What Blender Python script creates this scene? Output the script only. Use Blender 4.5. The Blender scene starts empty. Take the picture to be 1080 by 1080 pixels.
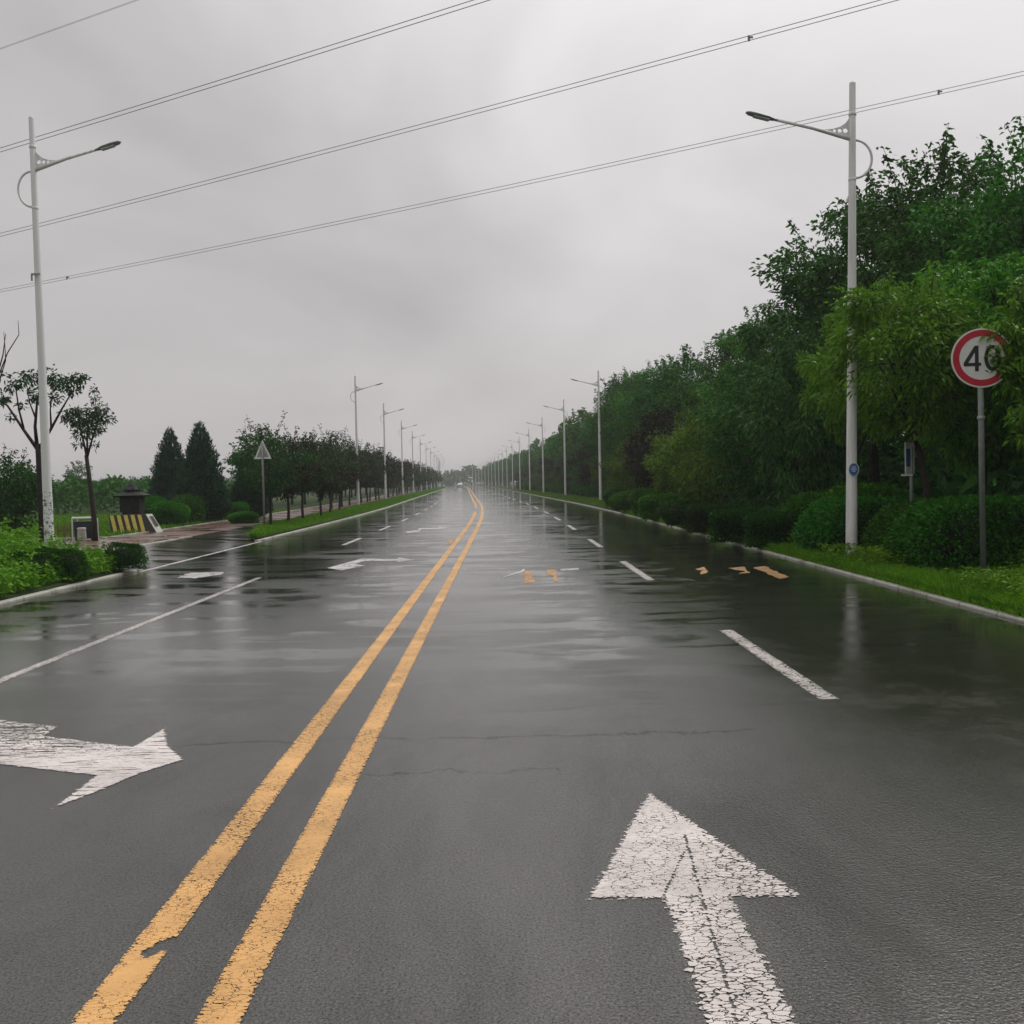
import bpy, math, random
import numpy as np
from mathutils import Matrix, Vector
from mathutils.geometry import tessellate_polygon

S = bpy.context.scene
COL = S.collection
PI = math.pi
R = math.radians

# ------------------------------------------------------------------ camera
CAM_H, F = 1.7, 1082.0
PITCH, ROLL = 32.8/F, -0.021
CM = Matrix.Rotation(PI/2-PITCH, 3, 'X') @ Matrix.Rotation(ROLL, 3, 'Z')
cd = bpy.data.cameras.new('camera'); cam = bpy.data.objects.new('camera', cd); COL.objects.link(cam)
cam.matrix_world = Matrix.Translation((0, 0, CAM_H)) @ CM.to_4x4()
cd.sensor_width = 36; cd.lens = 36*F/1080; cd.clip_start = .05; cd.clip_end = 5000
S.camera = cam

def ray(px, py): return CM @ Vector(((px-540)/F, (540-py)/F, -1))
def at(px, py, z=0.0):
    r = ray(px, py); t = (z-CAM_H)/r.z
    return Vector((r.x*t, r.y*t, z))
def atY(px, py, Y):
    r = ray(px, py); t = Y/r.y
    return Vector((r.x*t, Y, CAM_H+r.z*t))

def xc(Y):
    o = 0.0
    if Y > 35:
        a = min(Y, 88)-35; o = 4e-4*a*a
        if Y > 88: o += .0365*(Y-88)
        if Y > 260: o += 1.0e-4*(Y-260)**2
    return -1.14-.009*Y-o

# ------------------------------------------------------------------ materials
def M(name):
    m = bpy.data.materials.new(name); m.use_nodes = True
    nt = m.node_tree; b = nt.nodes['Principled BSDF']
    return m, nt, b
def N(nt, t, **kw):
    n = nt.nodes.new(t)
    for k, v in kw.items():
        if k in n.inputs: n.inputs[k].default_value = v
        else: setattr(n, k, v)
    return n
def rgb(c): return (c[0], c[1], c[2], 1)
def ramp(nt, src, stops):
    r = nt.nodes.new('ShaderNodeValToRGB')
    e = r.color_ramp.elements
    while len(e) < len(stops): e.new(.5)
    for el, (p, c) in zip(e, stops):
        el.position = p; el.color = rgb(c) if not isinstance(c, (int, float)) else (c, c, c, 1)
    nt.links.new(src, r.inputs[0]); return r
def noise(nt, vec, scale, detail=3, rough=.55, dist=0):
    n = N(nt, 'ShaderNodeTexNoise'); n.inputs['Scale'].default_value = scale
    n.inputs['Detail'].default_value = detail; n.inputs['Roughness'].default_value = rough
    n.inputs['Distortion'].default_value = dist
    if vec is not None: nt.links.new(vec, n.inputs['Vector'])
    return n
def mix(nt, f, a, b, blend='MIX'):
    n = nt.nodes.new('ShaderNodeMix'); n.data_type = 'RGBA'; n.blend_type = blend
    for sock, v in ((n.inputs[0], f), (n.inputs[6], a), (n.inputs[7], b)):
        if hasattr(v, 'links'): nt.links.new(v, sock)
        elif isinstance(v, (int, float)): sock.default_value = v if sock == n.inputs[0] else (v, v, v, 1)
        else: sock.default_value = rgb(v)
    return n.outputs[2]
def math_(nt, op, a, b=None, c=None, clamp=False):
    n = nt.nodes.new('ShaderNodeMath'); n.operation = op; n.use_clamp = clamp
    for i, v in enumerate((a, b, c)):
        if v is None: continue
        if hasattr(v, 'links'): nt.links.new(v, n.inputs[i])
        else: n.inputs[i].default_value = v
    return n.outputs[0]
def objco(nt): return nt.nodes.new('ShaderNodeTexCoord').outputs['Object']
def geopos(nt): return nt.nodes.new('ShaderNodeNewGeometry').outputs['Position']

def plain(name, col, rough=.6, metal=0, var=.25, scale=6, spec=.5, bump=0):
    m, nt, b = M(name)
    co = objco(nt); n = noise(nt, co, scale, 5)
    lo = tuple(c*(1-var) for c in col); hi = tuple(min(1, c*(1+var*.6)) for c in col)
    r = ramp(nt, n.outputs[0], [(.3, lo), (.7, hi)])
    nt.links.new(r.outputs[0], b.inputs['Base Color'])
    b.inputs['Roughness'].default_value = rough; b.inputs['Metallic'].default_value = metal
    b.inputs['Specular IOR Level'].default_value = spec
    if bump:
        bp = N(nt, 'ShaderNodeBump'); bp.inputs['Strength'].default_value = bump; bp.inputs['Distance'].default_value = .01
        nt.links.new(noise(nt, co, scale*8, 4).outputs[0], bp.inputs['Height']); nt.links.new(bp.outputs[0], b.inputs['Normal'])
    return m

def leafmat(name, dark, light, rough=.5, trans=.25, spec=.12, obj_var=.3):
    m, nt, b = M(name)
    g = nt.nodes.new('ShaderNodeNewGeometry'); oi = nt.nodes.new('ShaderNodeObjectInfo')
    co = objco(nt)
    big = noise(nt, co, .9, 2)
    f = math_(nt, 'ADD', math_(nt, 'MULTIPLY', g.outputs['Random Per Island'], .6), math_(nt, 'MULTIPLY', big.outputs[0], .5))
    c = ramp(nt, f, [(.25, dark), (.85, light)])
    v = math_(nt, 'MULTIPLY_ADD', oi.outputs['Random'], obj_var, 1-obj_var*.5)
    hs = N(nt, 'ShaderNodeHueSaturation'); nt.links.new(c.outputs[0], hs.inputs['Color']); nt.links.new(v, hs.inputs['Value'])
    nt.links.new(math_(nt, 'MULTIPLY_ADD', oi.outputs['Random'], .03, .485), hs.inputs['Hue'])
    nt.links.new(hs.outputs[0], b.inputs['Base Color'])
    b.inputs['Roughness'].default_value = rough; b.inputs['Specular IOR Level'].default_value = spec
    t = nt.nodes.new('ShaderNodeBsdfTranslucent'); nt.links.new(hs.outputs[0], t.inputs['Color'])
    mx = nt.nodes.new('ShaderNodeMixShader'); mx.inputs[0].default_value = trans
    nt.links.new(b.outputs[0], mx.inputs[1]); nt.links.new(t.outputs[0], mx.inputs[2])
    nt.links.new(mx.outputs[0], nt.nodes['Material Output'].inputs['Surface'])
    return m

def wet_asphalt(name, base=(.030, .029, .024), crack=True, rmin=.03, rmax=.17):
    m, nt, b = M(name)
    p = geopos(nt)
    fine = noise(nt, p, 88, 4, .85); agg = nt.nodes.new('ShaderNodeTexVoronoi'); agg.inputs['Scale'].default_value = 75
    nt.links.new(p, agg.inputs['Vector'])
    patch = noise(nt, p, .55, 5, .6, .6)
    mp = N(nt, 'ShaderNodeMapping'); mp.inputs['Scale'].default_value = (.35, 1.0, 1); nt.links.new(p, mp.inputs['Vector'])
    streak = noise(nt, mp.outputs[0], 1.3, 6, .62, .3)
    c1 = ramp(nt, fine.outputs[0], [(.34, tuple(c*.40 for c in base)), (.66, tuple(c*1.75 for c in base))])
    c2 = mix(nt, ramp(nt, patch.outputs[0], [(.35, 0), (.7, 1)]).outputs[0], c1.outputs[0], mix(nt, 1.0, c1.outputs[0], (.72, .72, .72), 'MULTIPLY'))
    st = ramp(nt, agg.outputs['Distance'], [(.0, 1), (.16, 0)])
    rnd = math_(nt, 'GREATER_THAN', agg.outputs['Color'], .80)
    spk = math_(nt, 'MULTIPLY', math_(nt, 'MULTIPLY', st.outputs[0], rnd), .55)
    col = mix(nt, spk, c2, (.34, .33, .30))
    zone = ramp(nt, noise(nt, p, .16, 3, .5).outputs[0], [(.45, .75), (.62, 0)]).outputs[0]
    wet = math_(nt, 'MAXIMUM', ramp(nt, streak.outputs[0], [(.44, 0), (.56, 1)]).outputs[0], zone)
    if crack:
        sx = N(nt, 'ShaderNodeSeparateXYZ'); nt.links.new(p, sx.inputs[0])
        wob = noise(nt, p, .75, 8, .72)
        cr = None
        for Y0, x0, x1, w in ((6.78, -2.2, 1.6, .019), (5.98, -.9, .25, .011), (7.6, -.2, 2.2, .010), (13.4, -6, 6, .03), (17.2, -5, 8, .02), (31, -7, 8, .05), (9.3, 1.5, 6.0, .012)):
            d = math_(nt, 'ABSOLUTE', math_(nt, 'SUBTRACT', math_(nt, 'MULTIPLY_ADD', wob.outputs[0], .85, Y0-.425), sx.outputs[1]))
            k = math_(nt, 'LESS_THAN', d, w)
            k = math_(nt, 'MULTIPLY', k, math_(nt, 'GREATER_THAN', sx.outputs[0], x0))
            k = math_(nt, 'MULTIPLY', k, math_(nt, 'LESS_THAN', sx.outputs[0], x1))
            cr = k if cr is None else math_(nt, 'MAXIMUM', cr, k)
        brk = ramp(nt, noise(nt, p, 3.0, 3).outputs[0], [(.34, 0), (.42, 1)]).outputs[0]
        cr = math_(nt, 'MULTIPLY', cr, brk)
        col = mix(nt, math_(nt, 'MULTIPLY', cr, .8), col, (.012, .011, .01))
    nt.links.new(col, b.inputs['Base Color'])
    sy = N(nt, 'ShaderNodeSeparateXYZ'); nt.links.new(p, sy.inputs[0])
    drain = math_(nt, 'MULTIPLY_ADD', sy.outputs[1], .22, -1.15, clamp=True)
    drain = math_(nt, 'MULTIPLY_ADD', noise(nt, p, .9, 5, .65).outputs[0], .9, math_(nt, 'SUBTRACT', drain, .45), clamp=True)
    edge_ = math_(nt, 'MULTIPLY', math_(nt, 'MULTIPLY_ADD', sy.outputs[0], .7, -.95, clamp=True), ramp(nt, noise(nt, p, 1.5, 6, .7).outputs[0], [(.36, 0), (.52, 1)]).outputs[0])
    wet = math_(nt, 'MAXIMUM', math_(nt, 'MULTIPLY', wet, drain), math_(nt, 'MULTIPLY', edge_, .85))
    rr = math_(nt, 'MULTIPLY_ADD', wet, rmin-rmax, rmax)
    nt.links.new(rr, b.inputs['Roughness'])
    b.inputs['IOR'].default_value = 1.88; b.inputs['Specular Tint'].default_value = (1, .985, .94, 1)
    mpb = N(nt, 'ShaderNodeMapping'); mpb.inputs['Scale'].default_value = (1.25, .45, 1); nt.links.new(p, mpb.inputs['Vector'])
    big = noise(nt, mpb.outputs[0], .75, 6, .68, .4)
    sl_ = math_(nt, 'MULTIPLY', ramp(nt, fine.outputs[0], [(.36, .04), (.62, 1)]).outputs[0], ramp(nt, big.outputs[0], [(.36, .42), (.58, 1)]).outputs[0])
    if crack: sl_ = math_(nt, 'MULTIPLY', sl_, math_(nt, 'MULTIPLY_ADD', cr, -.62, 1.0))
    nt.links.new(sl_, b.inputs['Specular IOR Level'])
    h = math_(nt, 'ADD', math_(nt, 'MULTIPLY_ADD', noise(nt, p, 31, 4, .8).outputs[0], .55, math_(nt, 'MULTIPLY', fine.outputs[0], .5)), math_(nt, 'MULTIPLY', agg.outputs['Distance'], .5))
    bp = N(nt, 'ShaderNodeBump'); bp.inputs['Distance'].default_value = .0075
    far_ = math_(nt, 'MULTIPLY_ADD', sy.outputs[1], .16, -.62, clamp=True)
    nt.links.new(math_(nt, 'MULTIPLY_ADD', math_(nt, 'MULTIPLY', wet, far_), -.38, .42), bp.inputs['Strength'])
    nt.links.new(h, bp.inputs['Height'])
    rip = noise(nt, p, 9, 3, .6)
    bp2 = N(nt, 'ShaderNodeBump'); bp2.inputs['Distance'].default_value = .012; bp2.inputs['Strength'].default_value = .03
    nt.links.new(rip.outputs[0], bp2.inputs['Height']); nt.links.new(bp.outputs[0], bp2.inputs['Normal'])
    nt.links.new(bp2.outputs[0], b.inputs['Normal'])
    return m

def paint(name, col, wear=.5, sc=17, stretch=(.72, 1.3, 1), streak=None):
    """Cracked road paint; the gaps are open and show the road below. The vertex attribute wear is 1 where the paint is worn off."""
    m, nt, b = M(name)
    p = geopos(nt)
    at_ = nt.nodes.new('ShaderNodeAttribute'); at_.attribute_name = 'wear'; wa = at_.outputs['Fac']
    mp = N(nt, 'ShaderNodeMapping'); mp.inputs['Scale'].default_value = stretch; nt.links.new(p, mp.inputs['Vector'])
    wv = noise(nt, mp.outputs[0], 26, 3)
    wm = mix(nt, .05, mp.outputs[0], wv.outputs['Color'], 'ADD')
    v = nt.nodes.new('ShaderNodeTexVoronoi'); v.feature = 'DISTANCE_TO_EDGE'; v.inputs['Scale'].default_value = sc
    v2 = nt.nodes.new('ShaderNodeTexVoronoi'); v2.inputs['Scale'].default_value = sc
    nt.links.new(wm, v.inputs['Vector']); nt.links.new(wm, v2.inputs['Vector'])
    big = noise(nt, p, 2.6, 4, .65)
    thr = math_(nt, 'MULTIPLY_ADD', big.outputs[0], .30*wear, -.105*wear)
    thr = math_(nt, 'MULTIPLY_ADD', wa, .26, thr)
    gap = math_(nt, 'LESS_THAN', v.outputs['Distance'], thr)
    cut = math_(nt, 'MULTIPLY_ADD', wa, -.26, .68)
    fn = noise(nt, p, 70, 4, .7)
    gap = math_(nt, 'MAXIMUM', gap, math_(nt, 'GREATER_THAN', fn.outputs[0], cut))
    if streak:
        mp2 = N(nt, 'ShaderNodeMapping'); mp2.inputs['Scale'].default_value = streak; nt.links.new(p, mp2.inputs['Vector'])
        sn = noise(nt, mp2.outputs[0], 1.0, 6, .7, .2)
        gap = math_(nt, 'MAXIMUM', gap, math_(nt, 'GREATER_THAN', sn.outputs[0], math_(nt, 'MULTIPLY_ADD', wa, -.20, .572)))
    dirt = ramp(nt, noise(nt, p, 4, 6, .7).outputs[0], [(.3, tuple(c*.78 for c in col)), (.68, col)])
    grime = ramp(nt, noise(nt, p, .9, 5, .65).outputs[0], [(.32, .68), (.62, 1)])
    nt.links.new(mix(nt, 1.0, dirt.outputs[0], grime.outputs[0], 'MULTIPLY'), b.inputs['Base Color'])
    nt.links.new(math_(nt, 'SUBTRACT', 1.0, gap), b.inputs['Alpha'])
    b.inputs['Roughness'].default_value = .42; b.inputs['IOR'].default_value = 1.35
    bp = N(nt, 'ShaderNodeBump'); bp.inputs['Strength'].default_value = .4; bp.inputs['Distance'].default_value = .004
    nt.links.new(noise(nt, p, 110, 3).outputs[0], bp.inputs['Height']); nt.links.new(bp.outputs[0], b.inputs['Normal'])
    return m

ASPH = wet_asphalt('wet_asphalt')
DRIVE = wet_asphalt('wet_old_asphalt', (.075, .068, .058), False, .03, .3)
WHITE = paint('white_road_paint', (.84, .765, .72), .55, 27)
WHITE_DASH = paint('greyed_white_road_paint', (.62, .58, .53), .9, 24)
WHITE_BRUSH = paint('brushed_white_road_paint', (.86, .79, .75), .15, 20, streak=(3.5, 34, 1))
WHITE_WORN = paint('worn_white_road_paint', (.70, .68, .65), .9, 9)
YELLOW = paint('yellow_road_paint', (.84, .47, .165), .45, 32)
YELLOW_WORN = paint('worn_yellow_road_paint', (.60, .34, .13), .6, 12)

def kerb_mat():
    m, nt, b = M('damp_kerb_concrete')
    p = geopos(nt)
    n = noise(nt, p, 1.3, 6, .7); c = ramp(nt, n.outputs[0], [(.32, (.16, .16, .12)), (.5, (.40, .40, .34)), (.7, (.52, .51, .46))])
    jx = N(nt, 'ShaderNodeSeparateXYZ'); nt.links.new(p, jx.inputs[0]); fr = math_(nt, 'FRACT', jx.outputs[1]); jt = math_(nt, 'LESS_THAN', fr, .02)
    nt.links.new(mix(nt, jt, c.outputs[0], (.05, .05, .04)), b.inputs['Base Color']); b.inputs['Roughness'].default_value = .55
    return m
KERB = kerb_mat()

def soil_mat(name, a, bcol, c):
    m, nt, b = M(name)
    p = geopos(nt)
    n = noise(nt, p, 1.7, 8, .72); r = ramp(nt, n.outputs[0], [(.3, a), (.52, bcol), (.72, c)])
    nt.links.new(r.outputs[0], b.inputs['Base Color']); b.inputs['Roughness'].default_value = .85; b.inputs['Specular IOR Level'].default_value = .2
    bp = N(nt, 'ShaderNodeBump'); bp.inputs['Strength'].default_value = .9; bp.inputs['Distance'].default_value = .06
    nt.links.new(noise(nt, p, 14, 6, .7).outputs[0], bp.inputs['Height']); nt.links.new(bp.outputs[0], b.inputs['Normal'])
    return m
VERGE = soil_mat('grassy_soil', (.022, .018, .010), (.028, .055, .010), (.05, .10, .015))
GROUND = soil_mat('field_soil', (.03, .05, .015), (.035, .07, .016), (.05, .09, .02))

def brick_path():
    m, nt, b = M('wet_red_paving')
    p = geopos(nt)
    br = nt.nodes.new('ShaderNodeTexBrick'); br.inputs['Scale'].default_value = 4
    br.inputs['Color1'].default_value = rgb((.22, .105, .07)); br.inputs['Color2'].default_value = rgb((.15, .075, .055)); br.inputs['Mortar'].default_value = rgb((.07, .055, .045))
    nt.links.new(p, br.inputs['Vector'])
    n = noise(nt, p, .8, 5); c = mix(nt, ramp(nt, n.outputs[0], [(.4, 0), (.65, .8)]).outputs[0], br.outputs[0], (.07, .04, .03))
    nt.links.new(c, b.inputs['Base Color'])
    nt.links.new(ramp(nt, n.outputs[0], [(.4, .45), (.65, .12)]).outputs[0], b.inputs['Roughness'])
    return m
PATH = brick_path()

def pole_mat():
    m, nt, b = M('white_painted_steel')
    co = objco(nt); sx = N(nt, 'ShaderNodeSeparateXYZ'); nt.links.new(co, sx.inputs[0])
    mp = N(nt, 'ShaderNodeMapping'); mp.inputs['Scale'].default_value = (9, 9, .7); nt.links.new(co, mp.inputs['Vector'])
    streak = ramp(nt, noise(nt, mp.outputs[0], 1.5, 5, .6).outputs[0], [(.35, (.60, .60, .57)), (.6, (.76, .765, .76))])
    low = math_(nt, 'MULTIPLY', math_(nt, 'MULTIPLY_ADD', sx.outputs[2], -1.4, 1.0, clamp=True), ramp(nt, noise(nt, co, 7, 5, .7).outputs[0], [(.35, 0), (.6, 1)]).outputs[0])
    nt.links.new(mix(nt, low, streak.outputs[0], (.33, .28, .19)), b.inputs['Base Color']); b.inputs['Roughness'].default_value = .42
    return m
POLE = pole_mat()
def speck_pole():
    m, nt, b = M('white_steel_with_flaking_base')
    co = objco(nt); sx = N(nt, 'ShaderNodeSeparateXYZ'); nt.links.new(co, sx.inputs[0])
    lim = ramp(nt, sx.outputs[2], [(0, 1), (.999, 1)])
    hgt = math_(nt, 'LESS_THAN', sx.outputs[2], 1.55)
    n = noise(nt, co, 14, 4, .7); k = math_(nt, 'MULTIPLY', ramp(nt, n.outputs[0], [(.54, 0), (.57, 1)]).outputs[0], hgt)
    c = mix(nt, k, (.70, .71, .70), (.10, .10, .09)); nt.links.new(c, b.inputs['Base Color']); b.inputs['Roughness'].default_value = .45
    return m
POLE_SPECK = speck_pole()
HEADG = plain('grey_lamp_housing', (.22, .24, .26), .4, .3, .1)
LENS = plain('frosted_lamp_glass', (.55, .57, .58), .15, 0, .05)
GALV = plain('galvanised_grey_steel', (.30, .32, .31), .45, .5, .2, 9)
SIGNW = plain('white_sign_face', (.74, .74, .72), .4, 0, .08, 4)
SIGNR = plain('red_sign_band', (.50, .012, .03), .4, 0, .12, 5)
SIGNK = plain('black_sign_numeral', (.018, .018, .02), .5, 0, .1)
SIGNBACK = plain('grey_sign_back', (.34, .36, .34), .5, .2, .3, 7)
BLUE = plain('blue_enamel_plate', (.03, .13, .33), .35, 0, .1)
STONE = plain('blackened_stone', (.017, .019, .018), .7, 0, .5, 9, .3, .6)
YEL = plain('chipped_yellow_paint', (.64, .50, .08), .6, 0, .25, 11)
BLK = plain('faded_black_paint', (.022, .022, .02), .6, 0, .4, 11)
CONCW = plain('whitewashed_concrete', (.55, .54, .48), .7, 0, .25, 8)
BIN = plain('dark_green_plastic', (.018, .035, .033), .5, 0, .3)
SACK = plain('pale_woven_sack', (.42, .42, .38), .8, 0, .3, 20)
WOOD = plain('weathered_brown_wood', (.16, .10, .06), .8, 0, .4, 12)
CABLE = plain('dull_aluminium_cable', (.20, .20, .205), .5, .3, .1)
BARK = plain('dark_wet_bark', (.028, .024, .019), .75, 0, .5, 9, .3, .8)
BARK2 = plain('grey_wet_bark', (.065, .055, .045), .7, 0, .5, 9, .3, .8)
CARW = plain('white_car_paint', (.78, .78, .78), .2, 0, .03)
GLASSD = plain('dark_window_glass', (.02, .022, .025), .08, 0, .1)
RUB = plain('black_rubber', (.02, .02, .02), .8)
LAMPL = plain('clear_headlight', (.7, .7, .68), .15)
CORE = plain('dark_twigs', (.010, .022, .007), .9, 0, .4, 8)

L_TALL = leafmat('dark_locust_leaf', (.010, .054, .007), (.060, .205, .022))
L_TALL2 = leafmat('mid_locust_leaf', (.020, .090, .009), (.088, .270, .026))
L_PEACH = leafmat('fresh_peach_leaf', (.030, .135, .008), (.130, .350, .024), .4, .35)
L_PEACH2 = leafmat('yellowing_peach_leaf', (.046, .130, .008), (.175, .335, .024), .4, .35)
L_DARKP = leafmat('dark_drooping_leaf', (.012, .056, .009), (.070, .190, .026), .4, .2)
L_OLIVE = leafmat('olive_leaf', (.034, .092, .006), (.150, .235, .014))
L_PLUM = leafmat('purple_plum_leaf', (.014, .018, .008), (.036, .034, .014))
L_PLUMG = leafmat('plum_leaf_green', (.010, .042, .008), (.040, .110, .018))
L_CONI = leafmat('juniper_needle', (.010, .044, .020), (.036, .100, .038), .6, .1, .2)
L_HEDGE = leafmat('boxwood_leaf', (.012, .085, .006), (.060, .230, .014))
L_HEDGED = leafmat('dark_hedge_leaf', (.011, .046, .006), (.036, .120, .012))
L_SHRUB = leafmat('bright_shrub_leaf', (.026, .130, .007), (.085, .270, .012))
L_WEED = leafmat('weed_leaf', (.060, .170, .008), (.180, .350, .020), .5, .35)
L_GRASS = leafmat('grass_blade', (.050, .160, .006), (.160, .330, .014), .5, .35)
L_FAR = leafmat('distant_leaf', (.030, .075, .020), (.050, .110, .030))
L_SAPL = leafmat('sapling_leaf', (.025, .095, .012), (.055, .155, .022))
L_GREYG = leafmat('thin_green_leaf', (.018, .058, .022), (.040, .105, .035))

# ------------------------------------------------------------------ mesh builder
class MB:
    def __init__(s): s.v = []; s.f = []; s.mi = []; s.n = 0; s.cur = 0
    def add(s, vs, fs):
        o = s.n; s.v.extend([tuple(v) for v in vs]); s.n += len(vs)
        for f in fs: s.f.append(tuple(i+o for i in f)); s.mi.append(s.cur)
        return s
    def box(s, c, d, rot=None):
        x, y, z = d[0]/2, d[1]/2, d[2]/2
        vs = [Vector((a*x, b*y, e*z)) for e in (-1, 1) for b in (-1, 1) for a in (-1, 1)]
        if rot: vs = [rot @ v for v in vs]
        return s.add([v+Vector(c) for v in vs], [(0, 2, 3, 1), (4, 5, 7, 6), (0, 1, 5, 4), (2, 6, 7, 3), (0, 4, 6, 2), (1, 3, 7, 5)])
    def tube(s, pts, rad, n=8, cap=True):
        pts = [Vector(p) for p in pts]
        if isinstance(rad, (int, float)): rad = [rad]*len(pts)
        rings = []; up = None
        for i, p in enumerate(pts):
            t = (pts[min(i+1, len(pts)-1)]-pts[max(i-1, 0)]).normalized()
            if up is None: up = Vector((1, 0, 0)) if abs(t.x) < .9 else Vector((0, 1, 0))
            a = (up-t*up.dot(t)).normalized(); b = t.cross(a); up = a
            rings.append([p+(a*math.cos(2*PI*k/n)+b*math.sin(2*PI*k/n))*rad[i] for k in range(n)])
        vs = [v for r in rings for v in r]; fs = []
        for i in range(len(rings)-1):
            for k in range(n):
                k2 = (k+1) % n; fs.append((i*n+k, i*n+k2, (i+1)*n+k2, (i+1)*n+k))
        if cap: fs.append(tuple(range(n-1, -1, -1))); fs.append(tuple(range((len(rings)-1)*n, len(rings)*n)))
        return s.add(vs, fs)
    def lathe(s, prof, n=16, c=(0, 0, 0)):
        vs = [(c[0]+r*math.cos(2*PI*k/n), c[1]+r*math.sin(2*PI*k/n), c[2]+z) for r, z in prof for k in range(n)]
        fs = [(i*n+k, i*n+(k+1) % n, (i+1)*n+(k+1) % n, (i+1)*n+k) for i in range(len(prof)-1) for k in range(n)]
        fs.append(tuple(range(n-1, -1, -1))); fs.append(tuple(range((len(prof)-1)*n, len(prof)*n)))
        return s.add(vs, fs)
    def plate(s, loops, th, axis='y', off=0.0):
        """Flat plate in the X-Z plane, loops[0] its outline and the others holes, extruded along Y."""
        polys = [[Vector((a, b, 0)) for a, b in l] for l in loops]
        tri = tessellate_polygon(polys); flat = [p for l in loops for p in l]; n = len(flat)
        vs = [(a, off-th/2, b) for a, b in flat]+[(a, off+th/2, b) for a, b in flat]
        fs = [tuple(t) for t in tri]+[tuple(i+n for i in reversed(t)) for t in tri]
        k = 0
        for l in loops:
            m = len(l)
            for i in range(m): fs.append((k+i, k+(i+1) % m, n+k+(i+1) % m, n+k+i))
            k += m
        return s.add(vs, fs)
    def mesh(s, name, mats, smooth=False):
        me = bpy.data.meshes.new(name); me.from_pydata(s.v, [], s.f)
        for m in (mats if isinstance(mats, (list, tuple)) else [mats]): me.materials.append(m)
        if any(s.mi): me.polygons.foreach_set('material_index', s.mi)
        if smooth: me.polygons.foreach_set('use_smooth', [True]*len(me.polygons))
        me.update(); return me
    def build(s, name, mats, parent=None, smooth=False): return link(name, s.mesh(name, mats, smooth), parent)

def link(name, data, parent=None, loc=None):
    o = bpy.data.objects.new(name, data); COL.objects.link(o)
    if parent is not None: o.parent = parent
    if loc is not None: o.location = loc
    return o
def tag(o, label=None, cat=None, group=None, kind=None):
    if label: o['label'] = label
    if cat: o['category'] = cat
    if group: o['group'] = group
    if kind: o['kind'] = kind
    return o
def thing(name, label, cat, loc=(0, 0, 0), rz=0, group=None):
    o = bpy.data.objects.new(name, None); COL.objects.link(o); o.empty_display_size = .2
    o.location = loc; o.rotation_euler = (0, 0, rz)
    return tag(o, label, cat, group)
def dup(root, loc, rz, label=None, group=None, scale=None):
    r = root.copy(); COL.objects.link(r); r.location = loc; r.rotation_euler = (0, 0, rz)
    if label: r['label'] = label
    if group: r['group'] = group
    if scale: r.scale = scale
    for ch in [o for o in KIDS.get(root.name, [])]:
        c = ch.copy(); COL.objects.link(c); c.parent = r
        for g in KIDS.get(ch.name, []):
            d = g.copy(); COL.objects.link(d); d.parent = c
    return r
KIDS = {}
def remember(root):
    KIDS[root.name] = list(root.children)
    for c in root.children: KIDS[c.name] = list(c.children)

# ------------------------------------------------------------------ leaves
def leaf_mesh(name, P, D, L, W, mats, rng, fold=.25, curl=.2, extra=None):
    """One pointed leaf per row of P, growing along D."""
    n = len(P); D = D/np.maximum(np.linalg.norm(D, axis=1, keepdims=True), 1e-6)
    q = rng.normal(size=(n, 3)); s = np.cross(D, q); s /= np.maximum(np.linalg.norm(s, axis=1, keepdims=True), 1e-6)
    nn = np.cross(s, D)
    L = (L*rng.uniform(.65, 1.25, n))[:, None]; W = (W*rng.uniform(.7, 1.2, n))[:, None]
    b = P; mid = P+D*L*.45
    r = mid+s*W*.5+nn*W*fold; l = mid-s*W*.5+nn*W*fold
    t = P+D*L; t[:, 2] -= (L*curl)[:, 0]
    V = np.stack([b, r, t, l], 1).reshape(-1, 3).astype(np.float32)
    nf = n; nv = n*4
    ev = None
    if extra is not None:
        ev = np.array(extra.v, dtype=np.float32); ef = extra.f
        V = np.concatenate([V, ev])
    me = bpy.data.meshes.new(name)
    loops = np.arange(nv, dtype=np.int32); starts = np.arange(0, nv, 4, dtype=np.int32); tot = np.full(nf, 4, np.int32)
    mi = np.zeros(nf, np.int32)
    if extra is not None:
        el = np.array([i+nv for f in ef for i in f], np.int32); et = np.array([len(f) for f in ef], np.int32)
        es = np.concatenate([[0], np.cumsum(et)[:-1]]).astype(np.int32)+nv
        loops = np.concatenate([loops, el]); starts = np.concatenate([starts, es]); tot = np.concatenate([tot, et])
        mi = np.concatenate([mi, np.ones(len(ef), np.int32)])
    me.vertices.add(len(V)); me.vertices.foreach_set('co', V.ravel())
    me.loops.add(len(loops)); me.loops.foreach_set('vertex_index', loops)
    me.polygons.add(len(starts)); me.polygons.foreach_set('loop_start', starts); me.polygons.foreach_set('loop_total', tot)
    for m in (mats if isinstance(mats, (list, tuple)) else [mats]): me.materials.append(m)
    me.polygons.foreach_set('material_index', mi)
    me.update(calc_edges=True); me.validate()
    return me

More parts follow.
